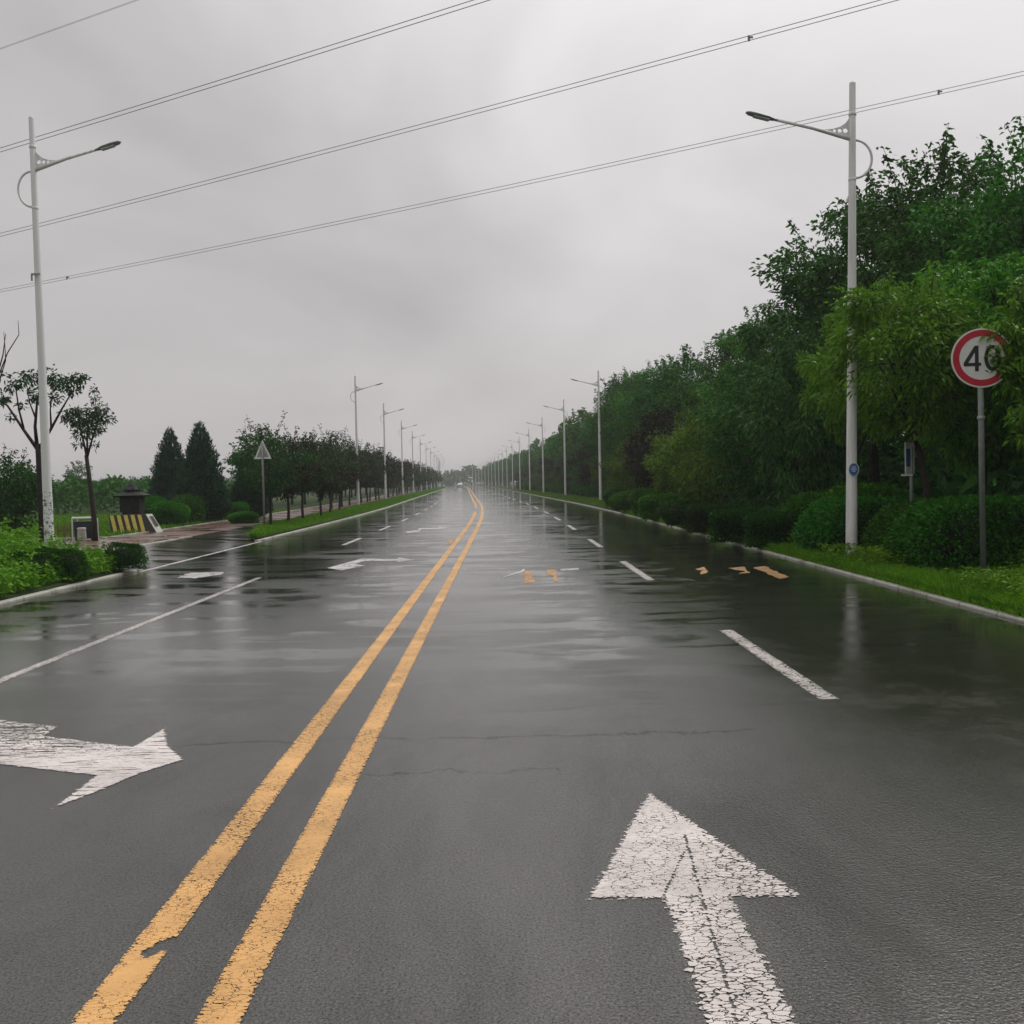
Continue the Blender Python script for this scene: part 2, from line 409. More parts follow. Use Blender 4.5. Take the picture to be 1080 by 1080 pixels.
def broadleaf(seed, H, base, Rr, n_cl, per, L, W, mat, bark, droop=.4, tr=.12, sprigs=0, clump=.55, flat=.65, lean=(0, 0), stems=1, fill=.5, low=.55, sprig_len=1.0, limbs=14):
    """Trunk mesh (with limbs) and crown mesh of a broad-leaved tree with its foot at the origin."""
    rng = np.random.default_rng(seed); rnd = random.Random(seed)
    cz = (base+H)/2; hz = (H-base)/2
    C = []
    while len(C) < n_cl:
        d = rng.normal(size=3); d /= np.linalg.norm(d)
        r = rng.uniform(fill, 1)**.6
        lump = 1+.22*math.sin(3*math.atan2(d[1], d[0])+seed)+.14*math.sin(5*d[2]*2+seed*1.7)
        k = (1-(1-low)*max(0, -d[2]))
        C.append((d[0]*r*Rr*lump*k, d[1]*r*Rr*lump*k, cz+d[2]*r*hz*.93))
    C = np.array(C)
    tl = C[:, 2:3]/H
    C[:, 0] += lean[0]*tl[:, 0]; C[:, 1] += lean[1]*tl[:, 0]
    P = []; D = []
    for c in C:
        sc = clump*rng.uniform(.6, 1.25)
        k = int(per*rng.uniform(.6, 1.4))
        off = rng.normal(size=(k, 3)); off = off/np.linalg.norm(off, axis=1, keepdims=True)*rng.uniform(0, 1, (k, 1))**.5*np.array([sc, sc, sc*flat])*1.05
        p = c+off
        out = off/np.maximum(np.linalg.norm(off, axis=1, keepdims=True), 1e-5)+.5*(c-np.array([0, 0, cz]))/Rr+rng.normal(size=(k, 3))*.55
        out[:, 2] -= droop
        P.append(p); D.append(out)
    mb = MB()
    top = Vector((lean[0]*.55, lean[1]*.55, base+(H-base)*.45))
    stem_tops = []
    for sidx in range(stems):
        a = 2*PI*sidx/max(1, stems)+rnd.uniform(0, 1); off = 0 if stems == 1 else Rr*.22
        b0 = Vector((math.cos(a)*tr*.9, math.sin(a)*tr*.9, -.15)) if stems > 1 else Vector((0, 0, -.15))
        t0 = top+Vector((math.cos(a)*off, math.sin(a)*off, 0))
        pts = []; rad = []
        for i in range(8):
            u = i/7; p = b0.lerp(t0, u)+Vector((math.sin(u*4+seed+sidx)*.06, math.cos(u*5+seed)*.05, 0))*(H/5)*min(1, u*3)
            pts.append(p); rad.append(tr*(1.15-.75*u)*(1.25 if i == 0 else 1)/(1 if stems == 1 else 1.35))
        mb.tube(pts, rad, 8); stem_tops.append(pts)
    idx = rng.permutation(len(C))[:limbs]
    for i in idx:
        c = Vector(C[i]); pts = stem_tops[i % stems]; k = rnd.choice((4, 5, 6, 7)) if c.z > base else 4
        s0 = pts[k]; mid = s0.lerp(c, .5)+Vector((0, 0, .12*H/5))
        mb.tube([s0, s0.lerp(mid, .5)+Vector((0, 0, .05)), mid, c], [tr*.42, tr*.33, tr*.22, tr*.06], 5)
    for i in range(sprigs):
        a = rng.uniform(0, 2*PI); r0 = Rr*rng.uniform(.1, .8); z0 = cz+hz*math.sqrt(max(0, 1-(r0/Rr)**2))*.85
        p0 = np.array([math.cos(a)*r0+lean[0], math.sin(a)*r0+lean[1], z0]); d = np.array([math.cos(a)*.35, math.sin(a)*.35, 1.])+rng.normal(size=3)*.15
        ln = sprig_len*rng.uniform(.5, 1.1); k = int(per*.32)
        u = rng.uniform(0, 1, k)[:, None]
        P.append(p0+d*ln*u+rng.normal(size=(k, 3))*.05); o = rng.normal(size=(k, 3)); o[:, 2] = o[:, 2]*.5+.1-droop*.6; D.append(o)
        mb.tube([p0-d*.3, p0+d*ln], [.014, .005], 4)
    P = np.concatenate(P); D = np.concatenate(D)
    ok = P[:, 2] > base*.75
    return mb.mesh('trunk', bark, True), leaf_mesh('crown', P[ok], D[ok], L, W, mat, rng)

def tree_root(name, meshes, label, cat, loc, rz=0, group=None, scale=None):
    t = thing(name, label, cat, loc, rz, group)
    link('trunk', meshes[0], t); link('crown', meshes[1], t)
    if scale: t.scale = scale
    return t

def conifer(seed, H, Rr, n):
    rng = np.random.default_rng(seed)
    u = 1-np.sqrt(rng.uniform(0, 1, n)); u = np.clip(u, 0, .995); a = rng.uniform(0, 2*PI, n)
    prof = np.minimum((1-u)**.72*1.02, .55+u*3)
    lob = 1+.13*np.sin(a*5+u*9+seed)+.11*np.sin(a*9-u*23)+.07*np.sin(u*46+a*2)
    r = Rr*prof*lob*rng.uniform(.55, 1.04, n)
    P = np.stack([r*np.cos(a), r*np.sin(a), .12+u*H*.95], 1)
    D = np.stack([np.cos(a)*.55, np.sin(a)*.55, np.ones(n)*.9], 1)+rng.normal(size=(n, 3))*.35
    mb = MB().tube([(0, 0, -.1), (0, 0, H*.5), (0, 0, H*.97)], [.14, .08, .02], 7)
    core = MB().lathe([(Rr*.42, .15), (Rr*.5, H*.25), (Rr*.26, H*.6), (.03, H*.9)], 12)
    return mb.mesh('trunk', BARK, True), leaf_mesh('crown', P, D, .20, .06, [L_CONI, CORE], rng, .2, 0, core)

def bush_mesh(seed, dims, n, L, W, mat, box=.0, lumps=.16, name='shrub'):
    """Leafy shrub with its foot at the origin: box 0 = ball, 1 = clipped block."""
    rng = np.random.default_rng(seed)
    d = rng.normal(size=(n, 3)); d /= np.linalg.norm(d, axis=1, keepdims=True)
    d[:, 2] = np.where(d[:, 2] < -.75, -d[:, 2], d[:, 2])
    e = 2+box*6
    k = (np.abs(d)**e).sum(1)**(1/e); s = d/k[:, None]
    a = np.arctan2(d[:, 1]*dims[1], d[:, 0]*dims[0])
    X = s*np.array([dims[0]/2, dims[1]/2, dims[2]/2])
    ph = rng.uniform(0, 6, 6)
    lump = 1+lumps*(np.sin(X[:, 0]*3.1+ph[0])*np.sin(X[:, 1]*3.7+ph[1])*.6+.5*np.sin(X[:, 2]*5+X[:, 0]*2+ph[2])+.35*np.sin(X[:, 0]*8+ph[3])*np.sin(X[:, 2]*7+ph[4]))
    P = X*(lump*rng.uniform(.80, 1.03, n))[:, None]; P[:, 2] += dims[2]*.5
    P[:, 2] = np.maximum(P[:, 2], .02)
    D = d+rng.normal(size=(n, 3))*.6+np.array([0, 0, .25])
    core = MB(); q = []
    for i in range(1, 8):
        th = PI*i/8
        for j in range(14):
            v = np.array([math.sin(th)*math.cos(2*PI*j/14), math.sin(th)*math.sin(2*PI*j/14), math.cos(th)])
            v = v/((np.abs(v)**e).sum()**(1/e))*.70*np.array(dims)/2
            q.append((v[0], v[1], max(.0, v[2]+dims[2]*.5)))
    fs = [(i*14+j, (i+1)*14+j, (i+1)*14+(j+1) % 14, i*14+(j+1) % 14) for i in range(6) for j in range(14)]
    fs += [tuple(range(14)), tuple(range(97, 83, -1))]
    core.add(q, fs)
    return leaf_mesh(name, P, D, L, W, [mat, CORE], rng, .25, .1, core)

# ------------------------------------------------------------------ setting
def strip(lat0, lat1, Y0, Y1, z=0.0, step=2.0, jit=0, rnd=None, z1=None):
    n = max(1, int(math.ceil((Y1-Y0)/step))); vs = []; fs = []
    for i in range(n+1):
        Y = Y0+(Y1-Y0)*i/n
        j0 = rnd.uniform(-jit, jit) if rnd else 0; j1 = rnd.uniform(-jit, jit) if rnd else 0
        vs += [(xc(Y)+lat0+j0, Y, z), (xc(Y)+lat1+j1, Y, z if z1 is None else z1)]
    for i in range(n): fs.append((2*i, 2*i+1, 2*i+3, 2*i+2))
    return vs, fs

KR, KL = 6.92, -6.38        # kerb faces, metres from the centre of the road
GAP0, GAP1 = 21.0, 31.5     # where the driveway leaves the road on the left
YE = 620
ground = MB().add([(-2500, -60, -.06), (2500, -60, -.06), (2500, 3500, -.06), (-2500, 3500, -.06)], [(0, 1, 2, 3)]).build('ground', GROUND)
tag(ground, 'damp green field soil reaching to the horizon', 'ground', kind='structure')
road = MB().add(*strip(KL, KR, -8, YE, 0, 1.5)).build('road', ASPH)
tag(road, 'wet dark asphalt road with four lanes', 'road', kind='structure')

def kerb(lat0, lat1, Y0, Y1, h=.045):
    mb = MB()
    prof = [(lat0, -.05), (lat0, h-.015), (lat0+(lat1-lat0)*.12, h), (lat1, h), (lat1, -.05)]
    n = max(1, int((Y1-Y0)/1.5)); vs = []; fs = []
    for i in range(n+1):
        Y = Y0+(Y1-Y0)*i/n
        vs += [(xc(Y)+a, Y, b) for a, b in prof]
    for i in range(n):
        for k in range(4): fs.append((i*5+k, i*5+k+1, i*5+5+k+1, i*5+5+k))
    fs += [(0, 1, 2, 3, 4), tuple(n*5+k for k in (4, 3, 2, 1, 0))]
    return mb.add(vs, fs)
tag(kerb(KR, KR+.10, -8, YE, .035).build('kerb', KERB), 'pale concrete kerb along the right verge', 'kerb', kind='structure')
tag(kerb(KL, KL-.13, -8, GAP0).build('kerb', KERB), 'pale concrete kerb before the weeds on the left', 'kerb', kind='structure')
tag(kerb(KL, KL-.13, GAP1, YE).build('kerb', KERB), 'pale concrete kerb beyond the driveway on the left', 'kerb', kind='structure')

def verge(lat0, lat1, Y0, Y1):
    rnd = random.Random(int(Y0*7+lat0)); ls = [lat0, lat0+(.25 if lat1 > lat0 else -.25), lat0+(1.2 if lat1 > lat0 else -1.2), lat0+(3 if lat1 > lat0 else -3), lat1]
    n = max(2, int((Y1-Y0)/2.0)); vs = []; fs = []
    for i in range(n+1):
        Y = Y0+(Y1-Y0)*i/n
        for k, l in enumerate(ls): vs.append((xc(Y)+l, Y, .06+(rnd.uniform(-.01, .07) if 0 < k < 4 and 0 < i < n else 0)))
    m = len(ls)
    for i in range(n):
        for k in range(m-1): fs.append((i*m+k, i*m+k+1, i*m+m+k+1, i*m+m+k))
    return vs, fs
def island():
    vs = []; fs = []; rnd = random.Random(9)
    for i in range(12):
        Y = GAP1+i; wd = .12+2.15*min(1, i/11)**.9
        for k in range(4): vs.append((xc(Y)+KL-.13-wd*k/3, Y, .07+(rnd.uniform(0, .05) if 0 < k < 3 else 0)))
    for i in range(11):
        for k in range(3): fs.append((i*4+k, i*4+k+1, i*4+5+k, i*4+4+k))
    return vs, fs
def off_island(P):
    lat = P[:, 0]-np.array([xc(y) for y in P[:, 1]]); wd = .12+2.15*np.clip((P[:, 1]-GAP1)/11, 0, 1)**.9
    return lat < KL-.13-wd
vg = MB().add(*verge(KR+.10, 90, -8, YE)); tag(vg.build('verge', VERGE), 'grassy soil verge on the right of the road', 'verge', kind='structure')
vg = MB().add(*verge(KL-.13, -120, -8, GAP0)).add(*verge(KL-2.4, -120, GAP0, GAP1)).add(*island()).add(*verge(KL-2.4, -120, GAP1, GAP1+11)).add(*verge(KL-.13, -120, GAP1+11, YE))
tag(vg.build('verge', VERGE), 'grassy soil verge on the left of the road', 'verge', kind='structure')
dv = MB().add(*strip(KL-.0, KL-2.4, GAP0, GAP1, .004, 1.5, z1=.148)).add(*strip(KL-.14, KL-2.4, GAP1, GAP1+11, .045, 1.5, z1=.148)).build('driveway', DRIVE)
tag(dv, 'short wet driveway crossing the left verge', 'driveway', kind='structure')
pa = MB().add(*strip(KL-2.4, KL-5.0, GAP0+.6, 240, .15, 1.5)).add([(-60, 27.6, .154), (xc(29)+KL-4.9, 27.6, .154), (xc(31)+KL-4.9, 32.4, .154), (-60, 32.4, .154)], [(0, 1, 2, 3)])
tag(pa.build('path', PATH), 'wet reddish paved footpath behind the tree row', 'path', kind='structure')
ke = MB()
for a, b in (((KL-2.4, GAP0+.6), (KL-2.4, GAP1+1)),):
    n = 12
    for i in range(n):
        Y0, Y1 = a[1]+(b[1]-a[1])*i/n, a[1]+(b[1]-a[1])*(i+1)/n
        ke.box((xc(Y0)+a[0], (Y0+Y1)/2, .10), (.12, (Y1-Y0)-.01, .13))
tag(ke.build('kerb', KERB), 'flush pale kerb between driveway and red path', 'kerb', kind='structure')
ke = MB()
for i in range(30):
    ke.box((-11.5-i*1.0, 32.55, .12), (.985, .12, .16))
for i in range(70):
    Y = 33.0+i*1.5; ke.box((xc(Y)+KL-5.06, Y, .11), (.12, 1.48, .15))
tag(ke.build('kerb', KERB), 'low pale edging along the far side of the red path', 'kerb', kind='structure')

# road markings (parts of the road)
rj = random.Random(4)
def mark(vs_fs_list, name, m):
    mb = MB()
    for vs, fs in vs_fs_list: mb.add(vs, fs)
    return mb.build(name, m, road)
Z1 = .003
def band(l0, l1, a, b, step=.03, cols=9, chips=(), edge=.014):
    """A painted stripe along the road with worn edges: (vertices, faces, wear)."""
    n = int((b-a)/step); vs = []; fs = []; w = []
    for i in range(n+1):
        Y = a+(b-a)*i/n; j0 = rj.uniform(-.003, .003)
        for k in range(cols):
            l = l0+(l1-l0)*k/(cols-1); x = xc(Y)+l+j0; vs.append((x, Y, Z1))
            q = max(0, 1-min(l-l0, l1-l)/edge)*.35
            for cx, cy, rx, ry in chips:
                d = math.hypot((x-cx)/rx, (Y-cy)/ry)
                if d < 1.25: q = max(q, min(3.0, (1.25-d)*6))
            w.append(q)
    for i in range(n):
        for k in range(cols-1): fs.append((i*cols+k, i*cols+k+1, (i+1)*cols+k+1, (i+1)*cols+k))
    return vs, fs, w
def mark_worn(parts, name, m):
    mb = MB(); w = []
    for vs, fs, ww in parts: mb.add(vs, fs); w += list(ww)
    o = mb.build(name, m, road)
    a = o.data.attributes.new('wear', 'FLOAT', 'POINT'); a.data.foreach_set('value', np.array(w, np.float32)); return o
def far_band(l0, l1, a, b, step=1.0):
    vs, fs = strip(l0, l1, a, b, Z1, step); return vs, fs, [0]*len(vs)
def grid_mark(pts, cell, seams=(), edge=.026, side=None):
    """Painted shape as a fine grid inside the outline read off the photo; wear grows towards the outline and along the seams."""
    P = np.array([[v.x, v.y] for v in (at(*q, Z1) for q in pts)])
    x0, y0 = P.min(0); x1, y1 = P.max(0); nx = int((x1-x0)/cell)+1; ny = int((y1-y0)/cell)+1
    gx = x0+(np.arange(nx+1))*cell; gy = y0+(np.arange(ny+1))*cell
    X, Y = np.meshgrid(gx, gy); Q = np.stack([X.ravel(), Y.ravel()], 1)
    C = (Q.reshape(ny+1, nx+1, 2)[:-1, :-1]+cell/2).reshape(-1, 2)
    ins = np.zeros(len(C), bool); dist = np.full(len(Q), 9.0); n = len(P)
    for i in range(n):
        a, b = P[i], P[(i+1) % n]
        cr = (a[1] > C[:, 1]) != (b[1] > C[:, 1])
        ins ^= cr & (C[:, 0] < (b[0]-a[0])*(C[:, 1]-a[1])/((b[1]-a[1]) or 1e-9)+a[0])
        t = np.clip(((Q-a)@(b-a))/max(1e-9, (b-a)@(b-a)), 0, 1); dist = np.minimum(dist, np.linalg.norm(Q-a-t[:, None]*(b-a), axis=1))
    w = np.clip(1-dist/edge, 0, 1)*.85
    for q0, q1, wd in seams:
        a, b = (np.array([v.x, v.y]) for v in (at(*q0, Z1), at(*q1, Z1)))
        t = np.clip(((Q-a)@(b-a))/((b-a)@(b-a)), 0, 1); d = np.linalg.norm(Q-a-t[:, None]*(b-a), axis=1)
        w = np.maximum(w, np.clip(1.6-d/wd, 0, 1)*.8)
    if side is not None: w = np.clip(w+side(Q), 0, 3)
    idx = np.nonzero(ins)[0]; r_, c_ = idx//nx, idx % nx
    F4 = np.stack([r_*(nx+1)+c_, r_*(nx+1)+c_+1, (r_+1)*(nx+1)+c_+1, (r_+1)*(nx+1)+c_], 1)
    used, inv = np.unique(F4.ravel(), return_inverse=True)
    return [(Q[k, 0], Q[k, 1], Z1) for k in used], [tuple(f) for f in inv.reshape(-1, 4).tolist()], w[used]
cp = at(172, 997, Z1); cp2 = at(160, 1003, Z1)
mark_worn([band(-.275, -.125, 2.4, 30, chips=[(cp.x+.03, cp.y+.01, .055, .04), (cp2.x+.0, cp2.y, .03, .03)]), far_band(-.275, -.125, 30, 58), far_band(-.275, -.125, 66, 460), far_band(-.275, -.125, -6, 2.4)], 'yellow_line', YELLOW)
mark_worn([band(.125, .275, 2.4, 30), far_band(.125, .275, 30, 460), far_band(.125, .275, -6, 2.4)], 'yellow_line', YELLOW)
# lane lines
mark_worn([band(3.50, 3.65, Y, Y+L_, .03, 7, edge=.045) for Y, L_ in ((7.7, 3.6), (17.0, 4.0), (25.6, 3.5), (34.7, 3.6), (43.2, 4), (52, 4))], 'lane_line', WHITE_DASH)
mark([strip(3.48, 3.62, Y, Y+4, Z1, 2) for Y in range(62, 330, 10)], 'lane_line', WHITE_DASH)
mark_worn([band(-3.47, -3.35, 5.5, 19.0, .04, 7, edge=.04)], 'lane_line', WHITE_DASH)
mark([strip(-3.42, -3.28, Y, Y+L_, Z1, .5) for Y, L_ in [(28.7+8.6*q, 3.5) for q in range(22)]], 'lane_line', WHITE_DASH)
mark([strip(KL+.02, KL+.14, GAP0, GAP1, Z1, .2, .01, rj)], 'edge_line', WHITE_WORN)

def pix_poly(pts, jit=.0, z=Z1, seg=.03):
    """A painted outline on the road: corner points read off the photo, its edge roughened like old paint."""
    P = [at(*p, z) for p in pts]; out = []
    for i, p in enumerate(P):
        q = P[(i+1) % len(P)]; n = max(1, min(60, int((q-p).length/seg)))
        for k in range(n):
            v = p.lerp(q, k/n)
            if jit and k: v = v+Vector((rj.uniform(-jit, jit), rj.uniform(-jit, jit), 0))
            out.append(v)
    tri = tessellate_polygon([[Vector((v.x, v.y, 0)) for v in out]])
    fs = []
    for t in tri:
        a, b, c = (out[i] for i in t)
        fs.append(t if (b-a).cross(c-a).z > 0 else (t[0], t[2], t[1]))
    return out, fs
mark_worn([grid_mark([(683, 834), (853, 946), (775, 947), (853, 1090), (878, 1140), (766, 1140), (742, 1080), (697, 948), (617, 949)], .009,
    [((722, 880), (778, 1080), .0035), ((722, 898), (699, 946), .003)],
    side=lambda Q: np.where(Q[:, 1] < at(700, 945).y, .10, np.clip((Q[:, 0]-at(736, 900).x)*.9, 0, .28)))], 'arrow_marking', WHITE)
mark_worn([grid_mark([(-140, 742), (62, 766), (48, 776), (140, 787), (174, 767), (178, 786), (194, 801), (150, 815), (95, 838), (54, 853), (100, 818), (0, 806), (-140, 790)], .012,
    edge=.015, side=lambda Q: np.clip((Q[:, 1]-at(100, 800).y)*.4, -.1, .25)*(Q[:, 0] < at(130, 790).x))], 'arrow_marking', WHITE_BRUSH)
mark([pix_poly([(345, 599), (367, 593), (382, 589), (418, 589.6), (421, 588), (437, 590.3), (420, 592.6), (418, 591.3), (385, 591.6), (374, 594.6), (385, 596.5), (360, 601.5)], .0, seg=.3)], 'arrow_marking', WHITE_WORN)
mark([pix_poly([(427, 560.6), (441, 559), (442, 557), (463, 556.6), (463, 555.2), (473, 556.6), (463, 558.2), (445, 558.2), (442, 561), (430, 562)], .0, seg=.5)], 'arrow_marking', WHITE_WORN)
mark([pix_poly([(187, 609), (200, 604), (236, 603), (234, 606), (205, 610)], .05, seg=.15)], 'paint_patch', WHITE_WORN)
mark([pix_poly([(464.5, 578), (471, 575.5), (480, 571), (478, 568), (470, 571), (476, 573)], .05, seg=.3)], 'paint_patch', YELLOW_WORN)
mark([pix_poly([(551, 603), (561, 602.5), (563.5, 614.5), (553, 615)], .03, seg=.2)], 'paint_patch', YELLOW_WORN)
mark([pix_poly([(576, 601), (587, 600.5), (588.5, 613), (583, 613), (583, 607), (577, 606)], .03, seg=.2)], 'paint_patch', YELLOW_WORN)
mark([pix_poly([(530, 608), (548, 602.5), (552, 600), (554, 601), (549, 604), (531, 609)], .03, seg=.2), pix_poly([(592, 600), (610, 599), (610, 601), (592, 602)], .03, seg=.2)], 'paint_patch', WHITE_WORN)
mark([pix_poly([(795, 598.5), (806, 597), (832, 608), (822, 610.5)], .03, seg=.15), pix_poly([(768, 599), (784, 597.5), (791, 604), (779, 605), (786, 602), (776, 601)], .03, seg=.15), pix_poly([(733, 600), (744, 597.5), (746, 604), (738, 606), (741, 602)], .03, seg=.15)], 'paint_patch', YELLOW_WORN)



# ------------------------------------------------------------------ street lamps
HL = 9.3
def lamp_parts(t, pole_mat, join=None):
    j = HL-1.09
    p = MB(); p.lathe([(.15, 0), (.15, .02), (.115, .025), (.108, .1), (.082, 4.5), (.058, HL-.02), (.055, HL)], 14)
    for z in (j+.48, j-.78): p.lathe([(.066, z-.03), (.072, z-.025), (.072, z+.025), (.066, z+.03)], 14)
    a = MB(); L_ = 1.46; sl = .27
    a.tube([(.03, 0, j), (L_*.5, 0, j+L_*.5*sl+.02), (L_, 0, j+L_*sl)], [.042, .034, .028], 8)
    b = MB(); ol = [(.05, .47), (.075, .38), (.13, .31), (.22, .245), (.34, .205), (.48, .19), (.66, .205), (.66, .19), (.05, .03)]
    def circ(cx, cz, r): return [(cx+r*math.cos(-2*PI*k/12), cz+r*math.sin(-2*PI*k/12)) for k in range(12)]
    ol = [(x, z+j) for x, z in ol]
    b.plate([ol, circ(.13, j+.165, .045), circ(.235, j+.165, .038), circ(.33, j+.165, .03)], .016)
    c = MB(); c.tube([(-.05-.31*math.sin(PI*k/14), 0, j-.02-.365*(1-math.cos(PI*k/14))) for k in range(15)], .024, 8)
    sl = .27; h = MB(); n = 10; rings = []
    for u, w, hh in ((0, .035, .03), (.08, .06, .035), (.2, .12, .05), (.45, .135, .055), (.62, .11, .045), (.68, .05, .02)):
        for k in range(n):
            an = 2*PI*k/n; rings.append((L_-.08+u*.86, w*.75*math.cos(an), j+(L_-.08+u*.86)*sl+hh*.72*math.sin(an)))
    fs = [(i*n+k, i*n+(k+1) % n, (i+1)*n+(k+1) % n, (i+1)*n+k) for i in range(5) for k in range(n)]
    fs += [tuple(range(n-1, -1, -1)), tuple(range(5*n, 6*n))]
    h.add(rings, fs)
    e = MB(); e.box((L_+.22, 0, j+(L_+.22)*sl-.035), (.30, .12, .022), Matrix.Rotation(-math.atan(sl), 3, 'Y'))
    if join:
        mb = MB()
        for k, (q, mi) in enumerate(((p, 0), (a, 0), (b, 0), (c, 0), (h, 1), (e, 1))):
            mb.cur = mi; mb.add(q.v, q.f)
        return mb.mesh('street_lamp', [POLE, HEADG], False)
    p.build('pole', pole_mat, t, True); a.build('arm', POLE, t, True); b.build('bracket_plate', POLE, t); c.build('curved_brace', POLE, t, True)
    hd = h.build('lamp_head', HEADG, t, True); e.build('lens', LENS, hd)
ORD = ['nearest', 'second', 'third', 'fourth', 'fifth', 'sixth', 'seventh', 'eighth', 'ninth', 'tenth', 'eleventh', 'twelfth']
lampR = thing('street_lamp', 'nearest tall white street lamp on the right, blue oval plate on its pole', 'street lamp', group='street lamps along the road')
lamp_parts(lampR, POLE)
lampL = thing('street_lamp', 'nearest tall white street lamp on the left, rising from weeds with a flaking base', 'street lamp', group='street lamps along the road')
lamp_parts(lampL, POLE_SPECK)
MB().box((0, -.11, 6.05), (.20, .03, .04)).box((-.1, -.09, 5.98), (.03, .03, .12)).build('clamp', GALV, lampL)
remember(lampR); 
pl = MB()
ring = [(.1*math.cos(2*PI*k/24), .135*math.sin(2*PI*k/24)) for k in range(24)]
pr = MB().plate([[(x, z+1.78) for x, z in ring]], .008, off=-.112).build('name_plate', SIGNW, lampR)
MB().plate([[(x*.86, z*.9+1.78) for x, z in ring]], .006, off=-.118).build('plate_face', BLUE, pr)
mk = MB()
for zz, w in ((1.83, .08), (1.79, .11), (1.75, .07)): mk.plate([[(-w/2, zz-.008), (w/2, zz-.008), (w/2, zz+.008), (-w/2, zz+.008)]], .003, off=-.1215)
mk.build('plate_print', SIGNW, pr)
pR = at(898, 590, .1); lampR.location = (pR.x, pR.y, .09); lampR.rotation_euler = (0, R(-.75), PI); lampR.scale = (1, 1, .948)
for o in lampR.children:
    if o.name.startswith('name_plate'): o.rotation_euler = (0, 0, PI)
pL = atY(53, 590, 21.9); lampL.location = (pL.x, 21.9, .09); lampL.rotation_euler = (R(-.2), R(-.55), 0); lampL.scale = (.95, 1, 1.022)
FARL = lamp_parts(None, POLE, True)
LAMP_D = [73, 98.5, 126, 152, 179, 206, 233, 260]
for side in (1, -1):
    nm = 'right' if side > 0 else 'left'
    for k, D in enumerate(LAMP_D):
        lat = 8.7 if side > 0 else -8.55
        o = dup(lampR, (xc(D)+lat, D, .09), PI+R(.8) if side > 0 else 0, f'{ORD[k+1]} white street lamp from the camera in the {nm} verge', 'street lamps along the road', (1, 1, 1))
    for k in range(9):
        D = 287+26.6*k
        o = link('street_lamp', FARL, None, (xc(D)+(8.7 if side > 0 else -8.55), D, .09)); o.rotation_euler = (0, 0, PI if side > 0 else 0)
        tag(o, f'far tiny street lamp near the end of the {nm} verge', 'street lamp', f'far street lamps on the {nm}')

# ------------------------------------------------------------------ signs
def disc(r, n=40, cx=0, cz=0): return [(cx+r*math.cos(2*PI*k/n), cz+r*math.sin(2*PI*k/n)) for k in range(n)]
ps = at(1037, 605, .1); SD = ps.y
sc_ = atY(1035, 378, SD); SZ = sc_.z-.095
t = thing('speed_limit_sign', 'round red and white 40 speed limit sign, partly hidden by leaves', 'road sign', (ps.x, ps.y, .095), R(-6))
t.rotation_euler = (0, R(-.35), R(-6))
rs = 31/F*SD
MB().lathe([(.045, -.05), (.045, SZ+.3), (.04, SZ+.31)], 12).lathe([(.055, SZ-.95), (.06, SZ-.94), (.06, SZ-.90), (.055, SZ-.89)], 12).build('post', GALV, t, True)
d_ = MB().plate([[(x, z+SZ) for x, z in disc(rs, 48)]], .012, off=-.062).build('sign_disc', SIGNW, t)
MB().plate([[(x, z+SZ) for x, z in disc(rs*.945, 48)], [(x, z+SZ) for x, z in reversed(disc(rs*.735, 48))]], .004, off=-.071).build('red_ring', SIGNR, d_)
q = rs/335
four = [(-10, 140), (-46, 140), (-198, -50), (-198, -90), (-76, -90), (-76, -145), (-36, -145), (-36, -90), (-8, -90), (-8, -50), (-36, -50), (-36, 140)]
four = [(-36, 140), (-78, 140), (-198, -48), (-198, -88), (-76, -88), (-76, -148), (-36, -148), (-36, -88), (-10, -88), (-10, -52), (-36, -52)]
inner = [(-76, -52), (-150, -52), (-76, 68)]
tx = MB().plate([[(x*q, z*q+SZ) for x, z in four], [(x*q, z*q+SZ) for x, z in inner]], .004, off=-.071)
z0o = [(115+90*math.cos(2*PI*k/28), -4+146*math.sin(2*PI*k/28)) for k in range(28)]
z0i = [(115+50*math.cos(-2*PI*k/28), -4+106*math.sin(-2*PI*k/28)) for k in range(28)]
tx.plate([[(x*q, z*q+SZ) for x, z in z0o], [(x*q, z*q+SZ) for x, z in z0i]], .004, off=-.071)
tx.build('numerals', SIGNK, d_)
pb = at(962, 587, .1)
t = thing('small_road_sign', 'small pale road sign turned edge on, on a thin grey post behind the leaning tree', 'road sign', (pb.x, pb.y, .095))
topz = atY(957, 466, pb.y).z-.095
MB().lathe([(.035, -.05), (.035, topz-.1), (.03, topz-.09)], 10).build('post', GALV, t, True)
rot = Matrix.Rotation(R(46), 3, 'Z')
MB().box((-.04, -.03, topz-.31), (.42, .012, .60), rot).build('sign_plate', SIGNW, t)
MB().box((-.055, -.055, topz-.30), (.30, .006, .34), rot).build('plate_face', BLUE, t)
MB().box((-.10, -.05, topz-.63), (.2, .05, .03)).build('bracket', SIGNW, t)
pt = at(279, 558, .1)
t = thing('warning_sign', 'triangular warning sign seen from behind, on a thin post before the plum trees', 'road sign', (pt.x, pt.y, .095))
tz = atY(275, 464, pt.y).z-.095; bz = atY(275, 484, pt.y).z-.095; hw = 9/F*pt.y
MB().lathe([(.04, -.05), (.04, tz-.1), (.035, tz-.09)], 10).build('post', GALV, t, True)
tri_ = lambda s: [(-hw*s, bz+(1-s)*.24), (hw*s, bz+(1-s)*.24), (0, bz+(1-s)*.24+(tz-bz)*s)]
sp_ = MB().plate([tri_(1)], .012, off=.055).build('sign_plate', SIGNW, t)
MB().plate([tri_(.72)], .006, off=.046).build('plate_back', SIGNBACK, sp_)

